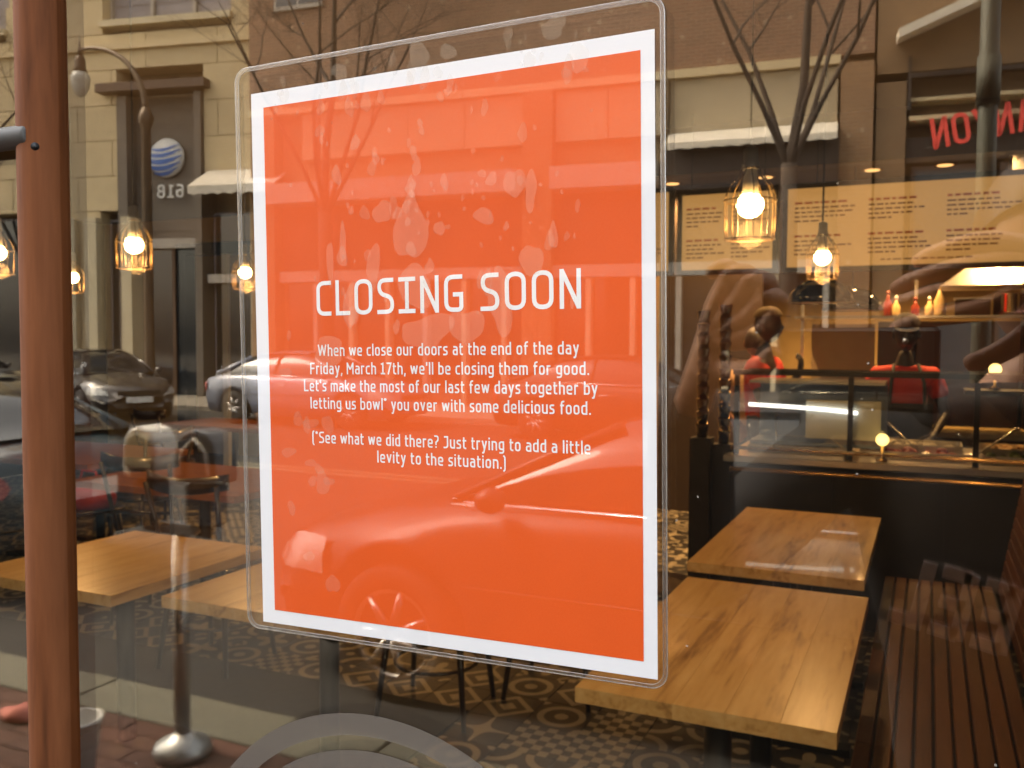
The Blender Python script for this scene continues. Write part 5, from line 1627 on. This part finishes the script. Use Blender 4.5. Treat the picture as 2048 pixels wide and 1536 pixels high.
    for s_ in 'LR':
        sh, el, wr = g['sh' + s_], g['el' + s_], g['wr' + s_]
        V2.append(sh); R2.append(.075); E2.append((2, len(V2) - 1))
        if sleeve == 'short':
            V2.append(sh + (el - sh) * .65); R2.append(.066); E2.append((len(V2) - 2, len(V2) - 1))
        else:
            V2 += [el, el + (wr - el) * .90]; R2 += [.062, .044]; E2 += [(len(V2) - 3, len(V2) - 2), (len(V2) - 2, len(V2) - 1)]
    sv, sf_ = skin_eval(V2, E2, R2, 2)
    SHIRT[:] = sv
    MB().add(sv, sf_, True).build('shirt' if not hoodie else 'jacket', shirtm, t)
    if hoodie:
        MB().tube([g['neck'] + Vector((.11 * math.cos(a), -.02 + .09 * math.sin(a), -.02 + .02 * math.sin(a))) for a in [2 * PI * k / 20 for k in range(20)]], .032, 10, True).build('hood', shirtm, t)
    V3 = [g['pelvis'] + Vector((0, 0, .06)), g['pelvis'] - Vector((0, 0, .02))]; R3 = [.135, .135]; E3 = [(0, 1)]
    for s_ in 'LR':
        V3 += [g['hip' + s_], g['kn' + s_], g['an' + s_] + Vector((0, 0, .03))]; R3 += [.10, .072, .058]
        k = len(V3); E3 += [(1, k - 3), (k - 3, k - 2), (k - 2, k - 1)]
        MB().sphere(tuple(g['an' + s_] * .35 + g['to' + s_] * .65 + Vector((0, 0, .015))), 1, 14, 8, (.052, .135, .052)).build('shoe', M_black, t)
    sv, sf_ = skin_eval(V3, E3, R3, 1)
    MB().add(sv, sf_, True).build('trousers', legm, t)
    if apron:
        MB().box(-.16, .16, .145, .152, .55, 1.22).build('apron', apron, t)
        for sd in (-1, 1):
            MB().tube([(sd * .11, .165, 1.19), (sd * .10, .155, 1.36), (sd * .075, .07, 1.475)], .012, 6).build('apron_strap', apron, t)
    return t, Mx
M_eye = mat('eye', (.05, .03, .02), .1); M_lip = mat('lips', (.22, .06, .045), .5)
M_skin_d = mat('dark_skin', (.022, .011, .007), .5, var=.05); M_skin_l = mat('light_skin', (.50, .28, .19), .5, var=.05); M_skin_m = mat('mid_skin', (.22, .10, .055), .5)
M_redshirt = mat('red_shirt', (.58, .022, .010), .8, bump=.2, bscale=30); M_hair = mat('black_hair', (.010, .008, .007), .5)
M_tan = mat('tan_cap', (.17, .125, .065), .8); M_dkap = mat('dark_apron', (.02, .018, .018), .8); M_dkc = mat('dark_cap', (.02, .013, .010), .8)
M_peach = mat('peach_shirt', (.62, .40, .22), .8); M_trou = mat('dark_trousers', (.02, .02, .024), .8)
base = dict(pelvis=(0, 0, .95), waist=(0, 0, 1.10), chest=(0, .0, 1.33), neck=(0, .0, 1.50), head=(0, .01, 1.58), shL=(-.175, 0, 1.42), elL=(-.25, .03, 1.14), wrL=(-.17, .24, 1.03), shR=(.175, 0, 1.42), elR=(.25, .03, 1.14), wrR=(.17, .24, 1.03),
            hipL=(-.095, 0, .90), knL=(-.10, .02, .50), anL=(-.10, 0, .08), toL=(-.11, .16, .035), hipR=(.095, 0, .90), knR=(.10, .02, .50), anR=(.10, 0, .08), toR=(.11, .16, .035))
J = dict(base); J.update(wrR=(.10, .30, 1.34), elR=(.26, .12, 1.12), fR=(-.2, .1, 1))
make_person('staff member in a tan cap and red shirt turned sideways with raised hand', (-1.06, 6.2, .02), R(-105), M_skin_d, M_redshirt, M_trou, M_hair, J, 0, R(6), cap=M_tan)
J = dict(base); J.update(wrL=(-.13, .34, 1.02), wrR=(.15, .36, 1.0))
make_person('staff member in dark cap, red shirt and dark apron facing the window', (-.14, 6.25, -.03), R(188), M_skin_d, M_redshirt, M_trou, M_hair, J, R(-5), R(-14), cap=M_dkc, apron=M_dkap)
J = dict(base)
make_person('person with short dark hair and peach shirt far behind the counter', (-1.27, 7.05, -.10), R(10), M_skin_m, M_peach, M_trou, M_hair, J)

# photographer
M_jack = mat('slate_jacket', (.030, .030, .034), .85, var=.15, scale=10, bump=.3, bscale=25)
M_jean = mat('dark_jeans', (.010, .012, .018), .85)
PX, PY = .17, -.93
def W(x, y, z): return (x - PX, y - PY, z)
J = dict(pelvis=W(.13, -.95, .98), waist=W(.12, -.95, 1.14), chest=W(.10, -.945, 1.36), neck=W(.11, -.92, 1.52), head=W(.125, -.90, 1.60),
         shL=W(-.09, -.93, 1.47), elL=W(-.27, -.76, 1.29), wrL=W(-.205, -.475, 1.575), shR=W(.29, -.93, 1.47), elR=W(.44, -.70, 1.36), wrR=W(.120, -.480, 1.665),
         hipL=W(.03, -.95, .93), knL=W(.02, -.93, .52), anL=W(.01, -.95, .08), toL=W(.0, -.79, .035), hipR=W(.23, -.95, .93), knR=W(.24, -.93, .52), anR=W(.25, -.95, .08), toR=W(.27, -.79, .035),
         fL=(.62, .25, .62), sL=(.3, .1, -.6), fR=(-1, .12, -.12), sR=(-.1, .3, -1))
J['curlL'] = (.9,); J['curlR'] = (.38,); J['thin'] = (.8,)
ph, Mx = make_person('photographer in a slate jacket holding up a phone with both hands', (PX, PY, 0), 0, M_skin_l, M_jack, M_jean, mat('brown_hair', (.05, .025, .012), .5), J, R(8), R(-6), sleeve='long', hoodie=True)
# lettering on the jacket
M_print = mat('pale_shirt_print', (.80, .74, .82), .8)
nb = MB(); text_mesh(nb, 'FEEL', -.088, .088, -.008, .082, 0, 1.5, .12, thick=.002)
px_, pz_ = .05 - PX, 1.25
fy = max(v[1] for v in SHIRT if abs(v[0] - px_) < .09 and -.02 < v[2] - pz_ < .09)
nb.build('chest_print', M_print, ph, (px_, fy + .004, pz_), (0, R(-12), PI))
M_phone = mat('phone_body', (.010, .010, .011), .6)
pn = thing('phone', 'black phone held sideways at the photographer', 'phone', (0, -.3905, 1.6), .4319)
MB().cbox(-.131, .009, -.004, .004, -.056, .011, .003).build('case', M_phone, pn)
MB().lathe([(.0025, 0), (.0025, .0008)], 12, Matrix.Translation((-.016, .0041, 0)) @ Matrix.Rotation(R(-90), 4, 'X')).build('flash', M_steel, pn)
